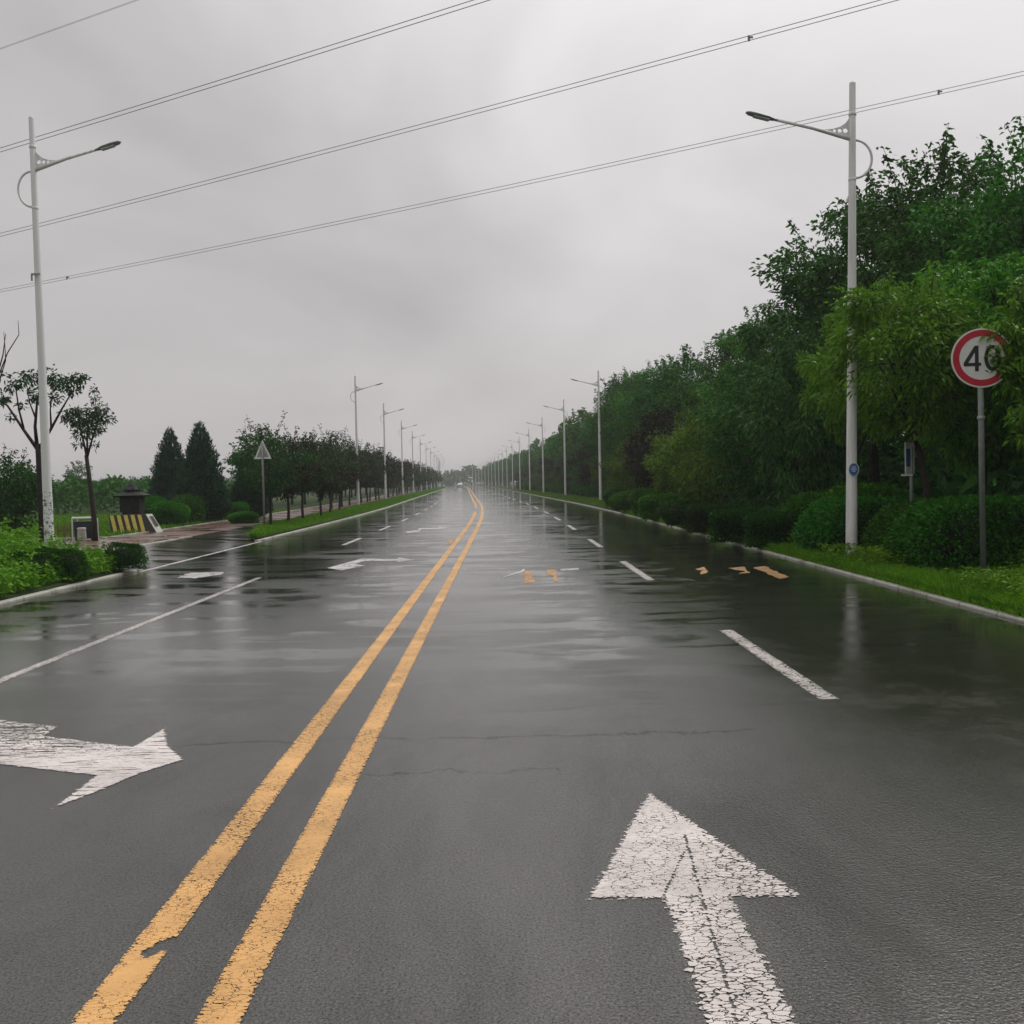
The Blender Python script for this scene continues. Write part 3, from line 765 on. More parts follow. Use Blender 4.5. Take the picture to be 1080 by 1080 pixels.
# ------------------------------------------------------------------ left: barrier, stone pillar, cart, pickets
b0 = at(145, 563, .1); BD = b0.y; mpp = BD/F
t = thing('traffic_barrier', 'leaning concrete barrier with slanted yellow and black stripes and a white end', 'barrier', (b0.x, BD, .08), R(8))
Wd, Hd = 44*mpp, 21*mpp
MB().add([(-Wd/2-.1, -.28, 0), (Wd/2, -.28, 0), (Wd/2, .28, 0), (-Wd/2-.1, .28, 0), (-Wd/2-.2, -.1, Hd), (Wd/2-.42, -.1, Hd), (Wd/2-.42, .1, Hd), (-Wd/2-.2, .1, Hd)],
         [(3, 2, 1, 0), (4, 5, 6, 7), (0, 1, 5, 4), (1, 2, 6, 5), (2, 3, 7, 6), (3, 0, 4, 7)]).build('body', BLK, t)
yb = MB()
for i in range(5):
    x0 = -Wd/2-.03+i*.235; w = .128; e = .004
    lo = lambda x, z: (x, -.28+.18*z/Hd-e, z)
    yb.add([lo(x0+.05, .02), lo(x0+w+.05, .02), lo(x0+w-.13, Hd-.01), lo(x0-.13, Hd-.01)], [(0, 1, 2, 3)])
yb.build('yellow_stripes', YEL, t)
ef = MB(); A, B, Cc, Dd = Vector((Wd/2+.004, -.285, .0)), Vector((Wd/2+.16, .1, .0)), Vector((Wd/2-.24, .1, Hd+.01)), Vector((Wd/2-.41, -.105, Hd+.01))
nrm = (B-A).cross(Dd-A).normalized()
ef.add([A, B, Cc, Dd, A-nrm*.08, B-nrm*.08, Cc-nrm*.08, Dd-nrm*.08], [(0, 1, 2, 3), (4, 7, 6, 5), (0, 4, 5, 1), (1, 5, 6, 2), (2, 6, 7, 3), (3, 7, 4, 0)])
en = ef.build('end_block', CONCW, t)
cen = (A+B+Cc+Dd)/4
MB().add([cen+(v-cen)*.5+nrm*.035+(Cc+Dd-A-B)*.06 for v in (A, B, Cc, Dd)], [(0, 1, 2, 3)]).build('dark_panel', BLK, en)

p0 = atY(140, 545, BD+2.2); t = thing('stone_pillar', 'black stone pillar with round medallion, wide cap and carved top behind the striped barrier', 'monument', (p0.x, BD+2.2, .08), R(4))
mp2 = (BD+2.2)/F
zt = lambda y: atY(136, y, BD+2.2).z-.08
MB().lathe([(.50, 0), (.50, .12), (.42, .16), (.42, zt(545)), (.40, zt(541)), (.31, zt(539))], 8).build('plinth', STONE, t)
w = 10*mp2
MB().box((0, 0, (zt(540)+zt(524.5))/2), (w*2, w*2, zt(524.5)-zt(540))).build('shaft', STONE, t)
md = MB().plate([[(x, z+zt(532)) for x, z in disc(5.6*mp2, 24)], [(x, z+zt(532)) for x, z in reversed(disc(4.2*mp2, 24))]], .05, off=-w-.022).plate([disc(3.4*mp2, 20, 0, zt(532))], .04, off=-w-.017); md.build('medallion', STONE, t)
cw = 15.8*mp2
MB().add([(-cw*.82, -cw*.82, zt(524.6)), (cw*.82, -cw*.82, zt(524.6)), (cw*.82, cw*.82, zt(524.6)), (-cw*.82, cw*.82, zt(524.6)), (-cw, -cw, zt(522.5)), (cw, -cw, zt(522.5)), (cw, cw, zt(522.5)), (-cw, cw, zt(522.5)), (-cw*.5, -cw*.5, zt(519)), (cw*.5, -cw*.5, zt(519)), (cw*.5, cw*.5, zt(519)), (-cw*.5, cw*.5, zt(519))],
         [(3, 2, 1, 0), (0, 1, 5, 4), (1, 2, 6, 5), (2, 3, 7, 6), (3, 0, 4, 7), (4, 5, 9, 8), (5, 6, 10, 9), (6, 7, 11, 10), (7, 4, 8, 11), (8, 9, 10, 11)]).build('cap', STONE, t)
fn = MB().lathe([(8*mp2, zt(519)), (8.6*mp2, zt(516.5)), (5.5*mp2, zt(514)), (3.5*mp2, zt(511)), (.6*mp2, zt(508.5))], 12)
for k in range(6):
    a = 2*PI*k/6; fn.lathe([(.5*mp2, zt(518.5)), (2.2*mp2, zt(517)), (1.9*mp2, zt(515)), (.3*mp2, zt(513))], 8, (7*mp2*math.cos(a), 7*mp2*math.sin(a), -.02))
fn.build('finial', STONE, t)

c0 = at(90, 571, .1); CDp = c0.y; mc = CDp/F
t = thing('refuse_cart', 'white framed refuse cart with dark tub, beside the umbrella crowned tree', 'cart', (c0.x, CDp, .08), R(3))
hw, hh = 10.5*mc, 27*mc
fr = MB().tube([(-hw, -.2, 0), (-hw, -.2, hh-.03), (-hw+.03, -.2, hh)], .022, 8).tube([(hw, -.2, .3), (hw, -.2, hh-.03), (hw-.03, -.2, hh)], .022, 8).tube([(-hw, -.2, hh-.04), (hw, -.2, hh-.04)], .035, 8).tube([(-hw, .25, 0), (-hw, .25, hh*.9), (hw, .25, hh*.9), (hw, .25, 0)], .02, 8)
fr.build('frame', SIGNW, t)
MB().add([(-hw*.8, -.15, .12), (hw*.85, -.15, .12), (hw*.85, .2, .12), (-hw*.8, .2, .12), (-hw*.92, -.19, hh*.82), (hw*.92, -.19, hh*.82), (hw*.92, .22, hh*.82), (-hw*.92, .22, hh*.82)], [(3, 2, 1, 0), (4, 5, 6, 7), (0, 1, 5, 4), (1, 2, 6, 5), (2, 3, 7, 6), (3, 0, 4, 7)]).build('tub', BIN, t)
for s in (-1, 1): MB().tube([(s*hw*.7, -.02, .1), (s*hw*.7+.05*s, -.02, .1)], .1, 14).build('wheel', RUB, t)
sk = MB(); rr_ = random.Random(3)
sk.lathe([(.10, .0), (.13, .06), (.135, .25), (.12, .38), (.14, .44), (.11, .46)], 10)
so = sk.build('sack', SACK, None, True); so.location = (c0.x+hw*.35, CDp-.5, .09); tag(so, 'pale upright sack standing in front of the refuse cart', 'sack')
pk0 = at(66, 571, .1)
t = thing('picket_fence', 'short weathered wooden picket fence beside the refuse cart', 'fence', (pk0.x, pk0.y+.4, .08))
MB().box((0, .03, .35), (.72, .02, .05)).build('rail', WOOD, t)
for i in range(4):
    MB().add([(-.3+i*.2-.03, -.01, 0), (-.3+i*.2+.03, -.01, 0), (-.3+i*.2+.03, .01, 0), (-.3+i*.2-.03, .01, 0), (-.3+i*.2-.03, -.01, .52), (-.3+i*.2+.03, -.01, .52), (-.3+i*.2+.03, .01, .52), (-.3+i*.2-.03, .01, .52), (-.3+i*.2, 0, .6)],
             [(3, 2, 1, 0), (0, 1, 5, 4), (1, 2, 6, 5), (2, 3, 7, 6), (3, 0, 4, 7), (4, 5, 8), (5, 6, 8), (6, 7, 8), (7, 4, 8)]).build('picket', WOOD, t)

# ------------------------------------------------------------------ car
CD_ = 330; t = thing('car', 'white car far down the road in the oncoming lane', 'car', (xc(CD_)-2.0, CD_, 0), R(2.5))
prof = [(-.82, .32), (-.86, .55), (-.84, .82), (-.78, .92), (-.60, 1.42), (-.5, 1.47), (.5, 1.47), (.60, 1.42), (.78, .92), (.84, .82), (.86, .55), (.82, .32)]
sec = [(-2.2, .35, .8), (-2.1, .6, .75), (-1.1, 1, .92), (-.9, 1, .95), (-.1, 1.0, 1.), (.9, 1, 1.), (1.7, .75, .95), (2.2, .55, .85)]
body = MB(); vs = []; fs = []
for y, top, w in sec:
    for x, z in prof:
        zz = z if z < .9 else .9+(z-.9)*(0 if y < -1.05 or y > 1.6 else (1 if -.6 < y < 1.0 else .55)); vs.append((x*w, y, zz))
n = len(prof)
for i in range(len(sec)-1):
    for k in range(n): fs.append((i*n+k, i*n+(k+1) % n, (i+1)*n+(k+1) % n, (i+1)*n+k))
fs += [tuple(range(n)), tuple(range(len(sec)*n-1, (len(sec)-1)*n-1, -1))]
body.add(vs, fs).build('body', CARW, t, True)
MB().add([(-.66, -1.02, .95), (.66, -1.02, .95), (.52, -.5, 1.40), (-.52, -.5, 1.40)], [(0, 1, 2, 3)]).build('windscreen', GLASSD, t).location = (0, -.03, .02)
for sx in (-1, 1):
    MB().box((sx*.55, -2.2, .68), (.3, .08, .12)).build('headlight', LAMPL, t)
    for sy in (-1.35, 1.35):
        w = MB().tube([(sx*.62, sy, .31), (sx*.84, sy, .31)], .31, 16).build('wheel', RUB, t)
        MB().tube([(sx*.80, sy, .31), (sx*.85, sy, .31)], .19, 12).build('rim', GALV, w)
MB().box((0, -2.22, .48), (1.0, .05, .12)).build('grille', GLASSD, t)

# ------------------------------------------------------------------ power lines
dirw = Vector((math.sin(R(-66)), math.cos(R(-66)), 0))
def wire(p1, p2, zc, label, gap=.10, rad=.016):
    """A twin conductor that passes behind the two photo points, at height zc, sagging a little between far-off pylons."""
    m = ((p1[0]+p2[0])/2, (p1[1]+p2[1])/2)
    r = ray(*m); tt = (zc-CAM_H)/r.z; c = Vector((r.x*tt, r.y*tt, zc))
    r1 = ray(*p1); r2 = ray(*p2)
    # plane through the eye and both photo points; the conductor runs along its level line bent to the line's slope
    nrm = r1.cross(r2).normalized(); d = Vector((nrm.y, -nrm.x, 0)).normalized()
    if d.x > 0: d = -d
    # two points on that plane at depths along the general direction
    a = dirw.copy(); a = a-nrm*a.dot(nrm); a.normalize()
    t = thing('power_line', label, 'power line', c, 0, 'overhead conductors crossing the sky')
    for s in (-1, 1):
        pts = []
        for k in range(-20, 21):
            u = k*6.0; q = a*u+Vector((0, 0, 1))*(.00018*u*u-.06); q = q+Vector((0, 0, gap*s)); pts.append(q)
        MB().tube(pts, rad, 5).build('conductor', CABLE, t)
    return t, a
w1, a1 = wire((0, 158), (505, 0), 20, 'uppermost bold twin power line crossing the top left corner of the sky')
w2, a2 = wire((0, 250), (940, 0), 20, 'middle twin power line crossing above both nearest street lamps')
w3, a3 = wire((0, 311), (1080, 79), 20, 'lowest twin power line passing behind the nearest right lamp arm')
w4, a4 = wire((0, 50), (140, 0), 20, 'faint single looking power line at the extreme top left corner', .02, .006)
def spacer(w, a, px, py):
    r = ray(px, py); c = w.location
    # nearest point of conductor to the eye ray
    e = Vector((0, 0, CAM_H)); d1 = r.normalized(); n = d1.cross(a); u = (e-c).cross(d1).dot(n)/n.length_squared
    u = (c-e).cross(d1).dot(a.cross(d1))/max(1e-6, a.cross(d1).length_squared) * -1
    p = a*u+Vector((0, 0, .00018*u*u-.06))
    MB().box(p, (.10, .06, .24)).box(p+Vector((.10, 0, .04)), (.16, .05, .07)).build('spacer', CABLE, w)
spacer(w2, a2, 790, 41); spacer(w3, a3, 71, 297); spacer(w3, a3, 990, 99)

# ------------------------------------------------------------------ tree stock
TALL = [broadleaf(11, 9.6, 2.2, 3.1, 120, 170, .17, .085, L_TALL, BARK, .25, .17, 10, .72, .6),
        broadleaf(12, 9.6, 2.0, 2.9, 120, 170, .17, .085, L_TALL, BARK, .25, .16, 12, .70, .6),
        broadleaf(13, 9.6, 2.6, 3.2, 125, 170, .17, .085, L_TALL2, BARK, .25, .18, 10, .72, .6)]
FAR = [broadleaf(21, 9.0, 1.5, 2.9, 60, 70, .34, .20, L_TALL, BARK, .2, .16, 8, .8, .6),
       broadleaf(22, 9.0, 1.2, 2.7, 60, 70, .34, .20, L_TALL2, BARK, .2, .16, 8, .8, .6)]
PEACH = [broadleaf(31, 5.4, 1.5, 1.75, 95, 150, .14, .055, L_PEACH, BARK, .2, .08, 14, .42, .8, sprig_len=.6),
         broadleaf(32, 5.4, 2.1, 1.75, 80, 150, .14, .052, L_PEACH2, BARK, .38, .08, 14, .42, .8, sprig_len=.6)]
LEAN = broadleaf(33, 5.2, 2.35, 1.6, 85, 150, .14, .052, L_PEACH2, BARK, .38, .085, 10, .42, .8, (-.75, 0), sprig_len=.5)
DARKP = [broadleaf(34, 5.6, .6, 1.7, 100, 120, .16, .045, L_DARKP, BARK, .9, .08, 8, .45, .8),
         broadleaf(35, 5.6, .5, 1.7, 100, 120, .16, .06, L_TALL, BARK, .6, .08, 8, .45, .8)]
OLIVE = broadleaf(41, 4.6, .5, 1.8, 90, 90, .15, .07, L_OLIVE, BARK, .4, .08, 10, .5, .7)
PURP = broadleaf(42, 5.4, .8, 1.9, 90, 90, .16, .08, L_PLUM, BARK, .3, .08, 8, .5, .7)
PLUM = [broadleaf(51, 4.2, 1.15, 1.5, 70, 100, .12, .065, L_PLUMG, BARK, .15, .07, 12, .42, .7, sprig_len=.8),
        broadleaf(52, 4.0, 1.15, 1.45, 70, 100, .12, .065, L_PLUM, BARK, .15, .07, 10, .42, .7, sprig_len=.6)]
FPLUM = [broadleaf(53, 4.2, 1.0, 1.5, 36, 44, .24, .15, L_PLUMG, BARK, .15, .07, 6, .45, .7), broadleaf(54, 4.2, 1.0, 1.5, 36, 44, .24, .15, L_PLUM, BARK, .15, .07, 6, .45, .7)]
RND = broadleaf(61, 3.2, .1, 1.7, 90, 100, .14, .08, L_HEDGED, BARK, .2, .07, 6, .45, .7)
FARCROWN = leaf_mesh

def tree_at(name, meshes, px, D, top, Hm, label, cat='tree', group=None, rz=0, wide=None, py=520, foot=.09):
    X = atY(px, py, D).x; H = atY(px, top, D).z-foot; s = H/Hm
    return tree_root(name, meshes, label, cat, (X, D, foot), rz, group, (wide or s, wide or s, s))

# right side, tall trees (nearest first)
G1 = 'tall trees behind the right verge'
rt = [(1100, 23.5, 128, 2, 'tallest dark green tree cut by the right edge, behind the speed limit sign'),
      (1000, 27.5, 148, 0, 'tall dark tree with ragged top, between the nearest lamp and the speed limit sign'),
      (925, 31.5, 185, 1, 'tall dark tree whose branches reach past the nearest right lamp pole'),
      (872, 37, 282, 0, 'tall dark tree just left of the nearest right lamp pole'),
      (815, 43, 318, 2, 'tall green tree rising behind the dark drooping leaved tree'),
      (765, 49, 345, 1, 'tall green tree rising behind the olive green bush tree'),
      (725, 56, 368, 0, 'tall dark tree above the purple leaved tree'),
      (700, 64, 378, 2, 'tall green tree right of the second right lamp, with a tufted top'),
      (676, 73, 392, 1, 'tall dark tree immediately right of the second right lamp'),]
for i, (px, D, top, v, lb) in enumerate(rt):
    tree_at('roadside_tree', TALL[v], px, D, top, 10.0, lb, 'tree', G1, i*1.3)
rb = random.Random(8)
for i, (x, y) in enumerate([(14.2, 17), (12.8, 11), (12.6, 5), (13.0, -1)]):  # unseen trees added out of view to shade and darken the road's right-hand reflections
    tree_root('roadside_tree', TALL[i % 3], 'unseen tall dark tree added past the speed limit sign to darken the wet road', 'tree', (x, y, .09), i*2.2, 'unseen trees added past the speed limit sign', (1.02, 1.02, 1.05))
for i, (px, D, top) in enumerate([(1060, 32, 190), (1130, 30, 150), (975, 37, 235), (905, 43, 300), (845, 51, 345), (790, 60, 372), (745, 70, 392)]):
    tree_at('roadside_tree', TALL[i % 3], px, D, top, 10.0, 'dark tree of the back row filling the gaps between the tall right trees', 'tree', 'back row trees on the right', i*2.1)
D = 82; i = 0
while D < 470:
    lat = 13.0+rb.uniform(-.8, 1.6)
    sc = rb.uniform(.82, 1.05)
    o = tree_root('roadside_tree', FAR[i % 2] if D > 110 else TALL[i % 3], 'distant green tree in the long row behind the right lamps', 'tree', (xc(D)+lat, D, .09), rb.uniform(0, 6), 'distant right tree row', (sc, sc, sc))
    if D < 260:
        o = tree_root('roadside_tree', FAR[(i+1) % 2], 'distant green tree in the long row behind the right lamps', 'tree', (xc(D)+lat+4.2, D+2.5, .09), rb.uniform(0, 6), 'distant right tree row', (sc*.95,)*3)
    D += (5 if D < 160 else 7)+rb.uniform(-1, 1); i += 1
# right side, lower front trees
G2 = 'low trees between hedge and tall trees'
tree_at('leaning_tree', LEAN, 985, 19.3, 296, 5.3, 'leaning tree with yellow green drooping leaves right of the nearest lamp', 'tree', G2, 0)
tree_at('peach_tree', PEACH[0], 1035, 20.8, 268, 5.5, 'fresh green drooping leaved tree directly behind the speed limit sign', 'tree', G2, .6)
tree_at('peach_tree', PEACH[0], 1100, 19.5, 262, 5.5, 'fresh green tree at the right edge behind the speed limit sign post', 'tree', G2, 2.9)
tree_at('peach_tree', PEACH[1], 905, 23.5, 322, 5.5, 'yellow green tree whose leaves hang around the nearest right lamp pole', 'tree', G2, 4.2, .6)
tree_at('drooping_tree', DARKP[0], 842, 29, 338, 5.7, 'dark green tree with long drooping leaves left of the nearest right lamp', 'tree', G2, .4)
tree_at('drooping_tree', DARKP[1], 800, 34, 382, 5.7, 'dark round leaved tree left of the drooping leaved tree', 'tree', G2, 1.4)
tree_at('olive_tree', OLIVE, 752, 37.5, 422, 4.8, 'olive green bushy tree above the dark clipped hedge', 'tree', G2, .3)
tree_at('olive_tree', OLIVE, 722, 43, 440, 4.8, 'yellowish bushy tree left of the olive green tree', 'tree', G2, 2.3)
tree_at('plum_tree', PURP, 702, 50, 424, 5.6, 'purple brown leaved tree between second and nearest right lamps', 'tree', G2, 1.1)
tree_at('plum_tree', PURP, 688, 55, 448, 5.6, 'brownish purple tree just right of the second right lamp', 'tree', G2, 3.1)
tree_at('olive_tree', OLIVE, 671, 63, 455, 4.8, 'dim olive bushy tree behind the second right lamp pole', 'tree', G2, 4.1)
i = 0; D = 70
while D < 230:
    ms = (OLIVE, PURP, DARKP[1])[i % 3]; s = rb.uniform(.75, 1.0)
    tree_root('small_roadside_tree', ms, 'small bushy tree in the far front row behind the right lamps', 'tree', (xc(D)+11.4+rb.uniform(-.3, .5), D, .09), rb.uniform(0, 6), 'far front row bushy trees on the right', (s, s, s)); D += 6.5+rb.uniform(-1, 1); i += 1

# right side, hedges and shrubs
hm = bush_mesh(71, (3.4, 1.3, 1.05), 26000, .075, .045, L_HEDGE, 1, .12, 'hedge')
hd = bush_mesh(72, (3.2, 1.2, .95), 22000, .075, .045, L_HEDGED, 1, .12, 'hedge')
bm_ = bush_mesh(73, (1.9, 1.7, 1.35), 13000, .09, .055, L_HEDGE, 0, .2)
bb_ = bush_mesh(74, (1.7, 1.6, 1.15), 12000, .09, .055, L_SHRUB, .1, .2)
bd_ = bush_mesh(75, (1.6, 1.5, 1.1), 8000, .08, .05, L_HEDGED, .2, .2)
def bush(name, me, px, py, label, cat, rz=0, sc=(1, 1, 1), group=None, z=.1):
    p = at(px, py, z); o = link(name, me, None, (p.x, p.y, .09)); o.rotation_euler = (0, 0, rz); o.scale = sc
    return tag(o, label, cat, group)
bush('hedge', hm, 1065, 597, 'clipped green hedge block behind the speed limit sign post', 'hedge', .15, (1.05, 1, 1.05))
bush('hedge', hm, 1000, 590, 'clipped green hedge block right of the leaning trunk', 'hedge', .2, (.75, 1, .95))
bush('hedge', hm, 922, 583, 'clipped green hedge block between the nearest lamp and the small edge on sign', 'hedge', .3, (.8, 1.1, 1.0))
bush('shrub', bb_, 915, 577, 'bright leaved shrub rising above the hedge right of the nearest lamp', 'shrub', 0, (1.05, 1, 1.1))
bush('shrub', bm_, 862, 573, 'rounded green shrub left of the nearest right lamp pole', 'shrub', 1, (1.0, 1, .82))
bush('hedge', hd, 831, 574, 'dark low clipped hedge left of the rounded shrub', 'hedge', .75, (.75, .7, .75))
bush('hedge', hd, 793, 568, 'dark low clipped hedge under the olive tree', 'hedge', .9, (1.0, .7, .78))
bush('hedge', hd, 754, 559, 'dark low clipped hedge at the foot of the yellowish tree', 'hedge', 1.1, (1.0, .7, .8))
for i, (px, py, m_, lb) in enumerate([(722, 556, bd_, 'dark rounded shrub where the kerb turns dark'), (694, 548, bb_, 'bright green rounded shrub beside the kerb left of the dark shrub'), (681, 543, bm_, 'mid green rounded shrub right of the second lamp'), (660, 540, bb_, 'small bright shrub nearer the second right lamp'), (648, 535, bm_, 'green shrub just right of the second lamp foot')]):
    bush('shrub', m_, px+3, py, lb, 'shrub', i, (.95, .95, .8))
D = 72; i = 0
while D < 200:
    o = link('shrub', (bb_, bm_, bd_)[i % 3], None, (xc(D)+9.9+rb.uniform(-.2, .4), D, .09)); s = rb.uniform(.7, 1); o.scale = (s, s, s*.85); o.rotation_euler = (0, 0, rb.uniform(0, 6))
    tag(o, 'rounded shrub in the far row along the right verge', 'shrub', 'far shrubs along the right verge'); D += 3.6+rb.uniform(-.8, .8); i += 1

# left side, plum row
G3 = 'plum trees in the row on the left verge'
pr_ = [(285, 556, 448), (304, 553, 450), (320, 549, 458), (339, 546, 464), (348, 543, 466), (358, 540, 468)]
for i, (px, py, top) in enumerate(pr_):
    p = at(px, py, .1); H = atY(px, top, p.y).z
    tree_root('plum_tree', PLUM[i % 2 if i else 0], f'{("first", "second", "third", "fourth", "fifth", "sixth")[i]} dark plum tree from the triangular sign in the left row', 'tree', (p.x, p.y, .09), i*1.7, G3, (H/4.5, H/4.5, H/4.5))
D = 67; i = 0
while D < 400:
    s = rb.uniform(.9, 1.15)
    tree_root('plum_tree', (PLUM if D < 100 else FPLUM)[i % 2], 'far dark plum tree in the row behind the left lamps', 'tree', (xc(D)-9.6+rb.uniform(-.3, .3), D, .09), rb.uniform(0, 6), 'far plum trees on the left', (s, s, s)); D += 4.6+rb.uniform(-.6, .6); i += 1
D = 74; i = 0
while D < 330:
    s = rb.uniform(.5, .62)
    tree_root('roadside_tree', FAR[0], 'dark tree of the back row behind the plum trees', 'tree', (xc(D)-15+rb.uniform(-1.2, 1), D, .09), rb.uniform(0, 6), 'back row trees on the left', (s*1.15, s*1.15, s)); D += 5.5+rb.uniform(-1, 1); i += 1

# left side, single trees
CON = [conifer(81, 4.8, 1.35, 15000), conifer(82, 4.8, 1.35, 15000)]
def con(px, D, top, v, label, w=1):
    X = atY(px, 530, D).x; s = (atY(px, top, D).z-.09)/4.85
    return tree_root('juniper_tree', CON[v], label, 'conifer', (X, D, .09), px*.1, 'conical junipers on the left', (s*w, s*w, s))
con(181, 50, 449, 0, 'left one of the two pointed dark junipers behind the green shrubs', .95)
con(213, 46, 442, 1, 'right and nearer one of the two pointed dark junipers', .98)
con(262, 50, 478, 0, 'dark juniper half hidden behind the triangular sign', 1.15)
tree_at('broad_tree', RND, 3, 35, 476, 3.4, 'dark rounded bushy tree at the left edge behind the lamp', 'tree', None, .5)
bush('shrub', bb_, 175, 556, 'bright green shrub in front of the left juniper', 'shrub', .4, (1.0, 1, .85))
bush('shrub', bm_, 198, 553, 'mid green shrub between the two junipers', 'shrub', 1.4, (1.0, 1, .9))
bush('shrub', bm_, 160, 556, 'mid green shrub beside the black stone pillar', 'shrub', 2.4, (.95, 1, .9))
bush('shrub', bb_, 249, 549, 'small bright shrub between juniper and triangular sign', 'shrub', 2.0, (.7, .7, .7))
bush('shrub', bb_, 258, 553, 'lowest bright leafy clump beside the path corner', 'shrub', 3.0, (.75, .6, .45))

def sparse_tree(name, D, px, py0, stems, clumps, label, L=.13, W=.055, per=60, tr=.06, cl=.26, mat=L_GREYG, seed=1):
    """An open tree traced limb by limb; every limb gets its own depth."""
    rng = np.random.default_rng(seed); rnd = random.Random(seed)
    base = atY(px, py0, D); t = thing(name, label, 'tree', (base.x, D, .09))
    mb = MB()
    def loc(p, dy=0): v = atY(p[0], p[1], D+dy); return v-Vector((base.x, D, .09))
    for pts, r0, r1, dy in stems:
        n = len(pts); q = [loc(p, dy*i/max(1, n-1)) for i, p in enumerate(pts)]
        mb.tube(q, [r0+(r1-r0)*i/(n-1) for i in range(n)], 6)
    mb.build('trunk', BARK, t, True)
    P = []; Dn = []
    for cx, cy, r, dy, k in clumps:
        c = loc((cx, cy), dy); s = r/F*D
        n = int(per*k); off = rng.normal(size=(n, 3))*np.array([s, s*1.1, s*.75])*.5
        P.append(np.array(c)+off); o = off/np.maximum(np.linalg.norm(off, axis=1, keepdims=True), 1e-5)*.5+rng.normal(size=(n, 3))*.6; o[:, 2] -= .25; Dn.append(o)
    link('crown', leaf_mesh('crown', np.concatenate(P), np.concatenate(Dn), L, W, mat, rng), t)
    return t
sparse_tree('open_tree', 26, 46, 592,
    [([(46, 600), (44, 540), (41, 480), (40, 468)], .10, .075, 0), ([(41, 476), (24, 452), (8, 428), (-6, 418)], .05, .012, .6), ([(39, 470), (37, 450), (39, 425), (44, 400)], .055, .015, -.3),
     ([(42, 472), (54, 452), (66, 430), (78, 410)], .045, .012, -.5), ([(25, 452), (20, 432), (17, 412), (14, 402)], .03, .01, .3), ([(54, 452), (53, 432), (56, 408)], .03, .01, .4), ([(38, 442), (31, 424), (28, 404)], .025, .008, .7)],
    [(24, 402, 10, .4, 1.7), (14, 408, 7, .3, 1), (34, 396, 9, -.2, 1.3), (38, 412, 7, -.3, 1), (52, 396, 10, .2, 1.5), (60, 405, 10, .3, 1.6), (75, 403, 11, -.4, 2.2), (84, 399, 7, -.5, 1.3), (58, 420, 7, .4, .9), (35, 420, 6, .5, .7), (4, 420, 6, .5, .8), (22, 428, 5, .2, .4), (12, 440, 5, .6, .4), (78, 412, 6, -.4, .8)],
    'sparse open tree with forked bare limbs directly behind the nearest left lamp', seed=3)
sparse_tree('umbrella_tree', 31, 100, 572,
    [([(101, 578), (99, 545), (95, 510), (91, 480)], .095, .06, 0), ([(92, 484), (88, 465), (84, 448)], .04, .02, .2), ([(92, 484), (92, 462), (93, 445)], .04, .02, -.2), ([(92, 482), (97, 464), (103, 446)], .04, .018, .3), ([(97, 450), (101, 428), (99, 408)], .015, .006, 0)],
    [(80, 443, 11, .2, 2.4), (92, 438, 13, 0, 3.4), (104, 440, 11, .2, 2.4), (92, 450, 12, -.3, 2.4), (78, 434, 8, -.2, 1.2), (108, 432, 7, .1, 1), (70, 438, 6, 0, .8), (102, 453, 8, .2, 1.2), (84, 457, 8, .1, 1.), (100, 420, 4, 0, .35), (99, 411, 4, 0, .3), (117, 443, 5, 0, .3), (82, 468, 4, 0, .25), (100, 468, 4, 0, .3)],
    'slim tree with a flat umbrella crown beside the refuse cart', seed=5, per=80, L=.14, W=.05)
sparse_tree('bare_tree', 24, -22, 600,
    [([(-22, 610), (-20, 520), (-14, 440), (0, 400)], .09, .03, 0), ([(-14, 440), (-4, 400), (3, 375), (6, 352)], .03, .008, .2), ([(0, 400), (6, 380), (5, 362), (4, 350)], .015, .006, 0), ([(-6, 408), (8, 372), (20, 353), (19, 338)], .018, .006, -.2)],
    [(2, 396, 5, 0, .35), (-8, 410, 8, .1, .8), (0, 424, 5, 0, .4), (6, 420, 4, .1, .3)],
    'almost bare tree at the left edge with thin upright twigs', seed=8)

sg = sparse_tree('peach_tree', 15.9, 1128, 612,
    [([(1128, 622), (1124, 540), (1112, 470), (1104, 430)], .08, .05, 0), ([(1112, 470), (1092, 420), (1066, 380), (1050, 362)], .035, .008, 0), ([(1104, 430), (1095, 380), (1080, 330), (1070, 300)], .03, .008, .5),
     ([(1106, 440), (1118, 380), (1125, 320), (1128, 280)], .03, .008, .3), ([(1112, 470), (1090, 455), (1070, 450)], .025, .008, .4)],
    [(1053, 364, 13, .1, 2.6), (1060, 380, 15, .0, 3.6), (1047, 352, 10, .1, 1.8), (1062, 350, 16, .1, 3.4), (1056, 392, 9, 0, 1.3), (1046, 376, 6, .05, .7), (1040, 347, 6, .1, .6), (1068, 366, 16, .1, 3.4), (1066, 398, 12, .1, 1.8), (1082, 400, 16, .2, 2), (1085, 370, 20, .2, 3), (1085, 335, 22, .3, 3), (1068, 326, 12, .4, 1.2), (1078, 308, 14, .5, 1.6), (1100, 300, 25, .4, 3), (1105, 345, 28, .2, 4), (1105, 395, 28, .1, 4), (1095, 430, 20, .2, 2.2), (1076, 440, 13, .5, 1.3), (1130, 330, 30, .2, 4), (1130, 390, 30, .2, 4), (1080, 462, 10, .4, .9), (1120, 440, 24, .1, 2.5)],
    'yellow green tree at the right edge whose leaves cover part of the speed limit sign', L=.14, W=.05, per=75, mat=L_PEACH2, seed=12)
sg['group'] = G2

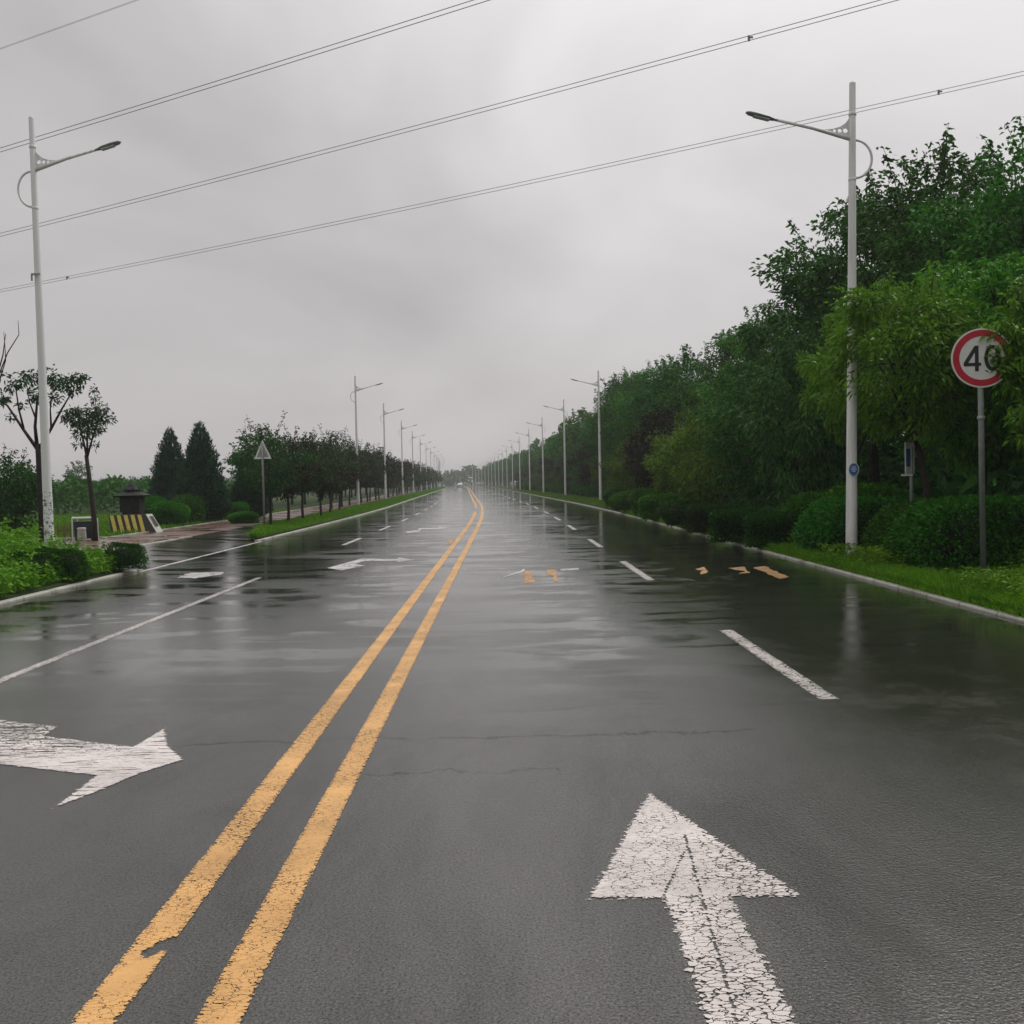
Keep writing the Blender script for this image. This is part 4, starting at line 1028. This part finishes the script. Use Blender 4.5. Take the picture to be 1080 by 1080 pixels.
# left side, clipped dark shrubs in the weeds
wl = bush_mesh(77, (1.5, 1.1, .62), 7000, .06, .032, L_HEDGED, .7, .15)
bush('shrub', wl, 66, 611, 'dark clipped shrub in the weeds below the nearest left lamp', 'shrub', .3, (.55, .6, .85))
bush('shrub', wl, 38, 614, 'darkest low shrub in the weeds left of the lamp base', 'shrub', .9, (.5, .6, .8))
bush('shrub', wl, 134, 600, 'dark reddish shrub at the end of the weeds beside the driveway', 'shrub', 1.0, (.42, .5, .8))

# ------------------------------------------------------------------ ground cover (stuff)
rng = np.random.default_rng(5)
def scatter(n, lat0, lat1, Y0, Y1, power=1.0):
    u = rng.uniform(0, 1, n)**power; Y = Y0+(Y1-Y0)*u
    lat = lat0+(lat1-lat0)*rng.uniform(0, 1, n)
    X = np.array([xc(y) for y in Y])+lat
    return np.stack([X, Y, np.full(n, .10)], 1), lat, Y
def patchy(P, s, ph): return .5+.5*np.sin(P[:, 0]*s+ph+np.sin(P[:, 1]*s*.7))*np.sin(P[:, 1]*s*1.1+ph*2)
def blades(name, P, h, w, mat, label, up=1.2):
    D = rng.normal(size=(len(P), 3))*.5; D[:, 2] = up
    return tag(link(name, leaf_mesh(name, P, D, h, w, mat, rng, .1, .25)), label, 'grass', kind='stuff')
P, lat, Y = scatter(85000, KR+.09, KR+5, 9, 48, 1.5)
k = rng.uniform(0, 1, len(P)) < np.clip(.25+.75*patchy(P, 1.4, 1)-.0*(lat-KR), .12, 1); P = P[k]
blades('grass', P, .21*(.45+.75*patchy(P, .9, 3)), .014, L_GRASS, 'short lush grass on the right verge below the hedges')
P, lat, Y = scatter(2600, KR+.2, KR+2.6, 9, 30, 1.4); k = patchy(P, 1.1, 4) > .55; P = P[k]
PP = np.repeat(P, 9, 0); PP[:, 2] += rng.uniform(.02, .30, len(PP)); PP[:, :2] += rng.normal(size=(len(PP), 2))*.05
D = rng.normal(size=(len(PP), 3)); D[:, 2] = np.abs(D[:, 2])*.7
tag(link('weeds', leaf_mesh('weeds', PP, D, .10, .035, L_WEED, rng, .2, .3)), 'scattered pale weeds standing in the right verge grass', 'weeds', kind='stuff')
P, lat, Y = scatter(17000, KR+.015, KR+.30, 9, 48, 1.4); P[:, 2] = .035
blades('grass', P, .13, .012, L_GRASS, 'fringe of grass leaning over the right kerb edge')
P, lat, Y = scatter(26000, KR+.07, KR+.75, 9, 48, 1.4)
blades('grass', P, .17, .012, L_GRASS, 'rough grass spilling over the right kerb')
P, lat, Y = scatter(30000, KR+.16, KR+3.5, 48, 160, 1.3)
blades('grass', P, .22, .04, L_GRASS, 'grass on the far right verge')
P, lat, Y = scatter(52000, KL-.10, KL-2.2, GAP1+.3, 120, 1.6); P = P[~off_island(P)]
blades('grass', P, .24*(.4+.8*patchy(P, 1.1, 2)), .03, L_GRASS, 'grass around the plum trees on the left verge')
P, lat, Y = scatter(12000, KL-.16, KL-1.9, 120, 300, 1.2)
blades('grass', P, .3, .09, L_GRASS, 'grass on the far left verge')
P, lat, Y = scatter(40000, KL-5.2, KL-24, 33, 62, 1.2)
blades('grass', P, .28, .035, L_GRASS, 'grass around the stone pillar and junipers')
# tall weeds at the near left
P0, lat, Y = scatter(6800, KL-.15, KL-13, 11, 21.4, .7)
PP = []; DD = []; q = MB()
for p in P0:
    hgt = (.48+.45*(.5+.5*math.sin(p[0]*1.7+1)*math.sin(p[1]*1.3)))*rng.uniform(.6, 1.25)
    dl = abs(p[0]-(xc(p[1])+KL)); hgt *= min(1, .38+dl*.30)
    tilt = rng.normal(size=2)*.22; k = int(rng.integers(14, 24)); u = rng.uniform(.1, 1, k)
    a = rng.uniform(0, 2*PI, k)
    PP.append(np.stack([p[0]+tilt[0]*u*hgt, p[1]+tilt[1]*u*hgt, .1+u*hgt], 1)); DD.append(np.stack([np.cos(a), np.sin(a), rng.uniform(-.2, .9, k)], 1))
    if hgt > .35: q.tube([(p[0], p[1], .08), (p[0]+tilt[0]*hgt, p[1]+tilt[1]*hgt, .1+hgt)], [.006, .003], 3, False)
PP = np.concatenate(PP); DD = np.concatenate(DD)
wd = leaf_mesh('weeds', PP, DD, .13, .045, [L_WEED, L_WEED], rng, .2, .35, q)
tag(link('weeds', wd), 'tall leafy weeds filling the near left verge around the lamp', 'weeds', kind='stuff')
P, lat, Y = scatter(45000, KL-.16, KL-13, 8, 22.2, .8)
blades('grass', P, .20, .014, L_GRASS, 'long grass between the weeds on the near left verge')
# hazy sapling field on the far left
n = 42000; X = rng.uniform(-70, -21, n); Y = 62+rng.uniform(0, 1, n)**1.5*40
hh = 2.0+.35*np.sin(X*.9)*np.sin(X*.31+2)+.25*np.sin(X*2.3+Y)
Z = .1+hh*rng.uniform(0, 1, n)**.45
D = rng.normal(size=(n, 3))*.6; D[:, 2] += .4
tag(link('undergrowth', leaf_mesh('undergrowth', np.stack([X, Y, Z], 1), D, .42, .16, L_SAPL, rng, .2, .2)), 'hazy green field of dense saplings beyond the stone pillar', 'saplings', kind='stuff')
for px, D, top, lb in ((84, 120, 487, 'lone hazy tree standing above the sapling field'),):
    tree_at('field_tree', FAR[0], px, D, top, 9.0, lb, 'tree', None, 1)
n = 46000; X = 10.4+35*rng.uniform(0, 1, n)**1.5; Y = rng.uniform(16, 92, n)
hh = np.minimum(3.6, 1.2+(X-10.4)*.8)+.6*np.sin(X*.8)*np.sin(Y*.6)+.5*np.sin(X*1.9+Y*.9); Z = .1+hh*rng.uniform(0, 1, n)**.7
D = rng.normal(size=(n, 3))*.7; D[:, 2] += .3
tag(link('undergrowth', leaf_mesh('undergrowth', np.stack([X, Y, Z], 1), D, .45, .22, L_TALL, rng, .2, .2)), 'dark undergrowth filling the wood behind the right trees', 'undergrowth', kind='stuff')
# far woods closing the view
n = 26000; X = rng.uniform(-420, 260, n); Y = rng.uniform(520, 620, n)
hh = 7+2.0*np.sin(X*.21)+1.2*np.sin(X*.57+1)+np.where(X < -120, -2.5, 0); Z = hh*rng.uniform(0, 1, n)**.5
D = rng.normal(size=(n, 3)); D[:, 2] += .4
tag(link('woods', leaf_mesh('woods', np.stack([X, Y, Z], 1), D, 2.6, 1.6, L_FAR, rng)), 'pale hazy wood closing the far end of the road', 'woods', kind='stuff')

# ------------------------------------------------------------------ haze
HZ = bpy.data.materials.new('pale_haze'); HZ.use_nodes = True; nt = HZ.node_tree
nt.nodes.remove(nt.nodes['Principled BSDF'])
pv = nt.nodes.new('ShaderNodeVolumePrincipled'); pv.inputs['Density'].default_value = .0006; pv.inputs['Color'].default_value = (.93, .93, .94, 1); pv.inputs['Anisotropy'].default_value = .2
nt.links.new(pv.outputs[0], nt.nodes['Material Output'].inputs['Volume'])
hz = MB().box((0, 1700, 17.0), (5100, 3640, 37.0)).build('haze', HZ)
tag(hz, 'thin pale rain haze over the whole road', 'haze', kind='stuff')

# ------------------------------------------------------------------ sky and light
SUN_EL, SUN_AZ = R(52), R(48)           # behind the cloud, ahead and to the right
w = bpy.data.worlds.new('World'); S.world = w; w.use_nodes = True; nt = w.node_tree
bg = nt.nodes['Background']; out = nt.nodes['World Output']
sky = nt.nodes.new('ShaderNodeTexSky'); sky.sky_type = 'NISHITA'; sky.sun_disc = False
sky.sun_elevation = SUN_EL; sky.sun_rotation = SUN_AZ; sky.air_density = 1; sky.dust_density = 5; sky.ozone_density = 1
hs = N(nt, 'ShaderNodeHueSaturation'); hs.inputs['Saturation'].default_value = .1; nt.links.new(sky.outputs[0], hs.inputs['Color'])
nt.links.new(hs.outputs[0], bg.inputs['Color']); bg.inputs['Strength'].default_value = .06
tc = nt.nodes.new('ShaderNodeTexCoord').outputs['Generated']
sx = N(nt, 'ShaderNodeSeparateXYZ'); nt.links.new(tc, sx.inputs[0])
mp = N(nt, 'ShaderNodeMapping'); mp.inputs['Scale'].default_value = (1.0, 1.0, 1.9); mp.inputs['Location'].default_value = (5.3, 1.9, 2.2); nt.links.new(tc, mp.inputs['Vector'])
cn = noise(nt, mp.outputs[0], 2.0, 5, .5, .5)
sd = N(nt, 'ShaderNodeVectorMath', operation='DOT_PRODUCT'); nt.links.new(tc, sd.inputs[0])
sd.inputs[1].default_value = (math.sin(SUN_AZ)*math.cos(SUN_EL), math.cos(SUN_AZ)*math.cos(SUN_EL), math.sin(SUN_EL))
glow = ramp(nt, sd.outputs['Value'], [(.48, 0), (.95, 1)])
zz = math_(nt, 'MAXIMUM', sx.outputs[2], 0.0)
lum = math_(nt, 'MULTIPLY_ADD', glow.outputs[0], .46, .455)
lum = math_(nt, 'ADD', lum, math_(nt, 'MULTIPLY_ADD', cn.outputs[0], .62, -.32))
lum = math_(nt, 'ADD', lum, math_(nt, 'MULTIPLY', math_(nt, 'POWER', zz, 2.0), .45))
hor = math_(nt, 'SUBTRACT', 1.0, math_(nt, 'MULTIPLY', zz, 6.0), clamp=True)
lum = math_(nt, 'ADD', lum, math_(nt, 'MULTIPLY', hor, .05))
tint = mix(nt, hor, (1.03, 1.0, 1.012), (1.06, 1.0, .98))
cc = mix(nt, 1.0, tint, lum, 'MULTIPLY')
bg2 = nt.nodes.new('ShaderNodeBackground'); nt.links.new(cc, bg2.inputs['Color']); bg2.inputs['Strength'].default_value = 1.0
ms = nt.nodes.new('ShaderNodeMixShader'); ms.inputs[0].default_value = .93
nt.links.new(bg.outputs[0], ms.inputs[1]); nt.links.new(bg2.outputs[0], ms.inputs[2]); nt.links.new(ms.outputs[0], out.inputs['Surface'])
ld = bpy.data.lights.new('sun', 'SUN'); ld.energy = 1.2; ld.angle = R(22); ld.color = (1, .97, .93)
lo_ = bpy.data.objects.new('sun', ld); COL.objects.link(lo_)
sv = Vector((math.sin(SUN_AZ)*math.cos(SUN_EL), math.cos(SUN_AZ)*math.cos(SUN_EL), math.sin(SUN_EL)))
lo_.rotation_euler = sv.to_track_quat('Z', 'Y').to_euler(); lo_.location = (0, 0, 30)

vs_ = S.view_settings; vs_.view_transform = 'Standard'; vs_.look = 'None'; vs_.exposure = .06; vs_.gamma = 1
S.render.engine = 'CYCLES'; S.cycles.use_denoising = True; S.cycles.max_bounces = 6; S.cycles.volume_bounces = 0; S.cycles.transparent_max_bounces = 8
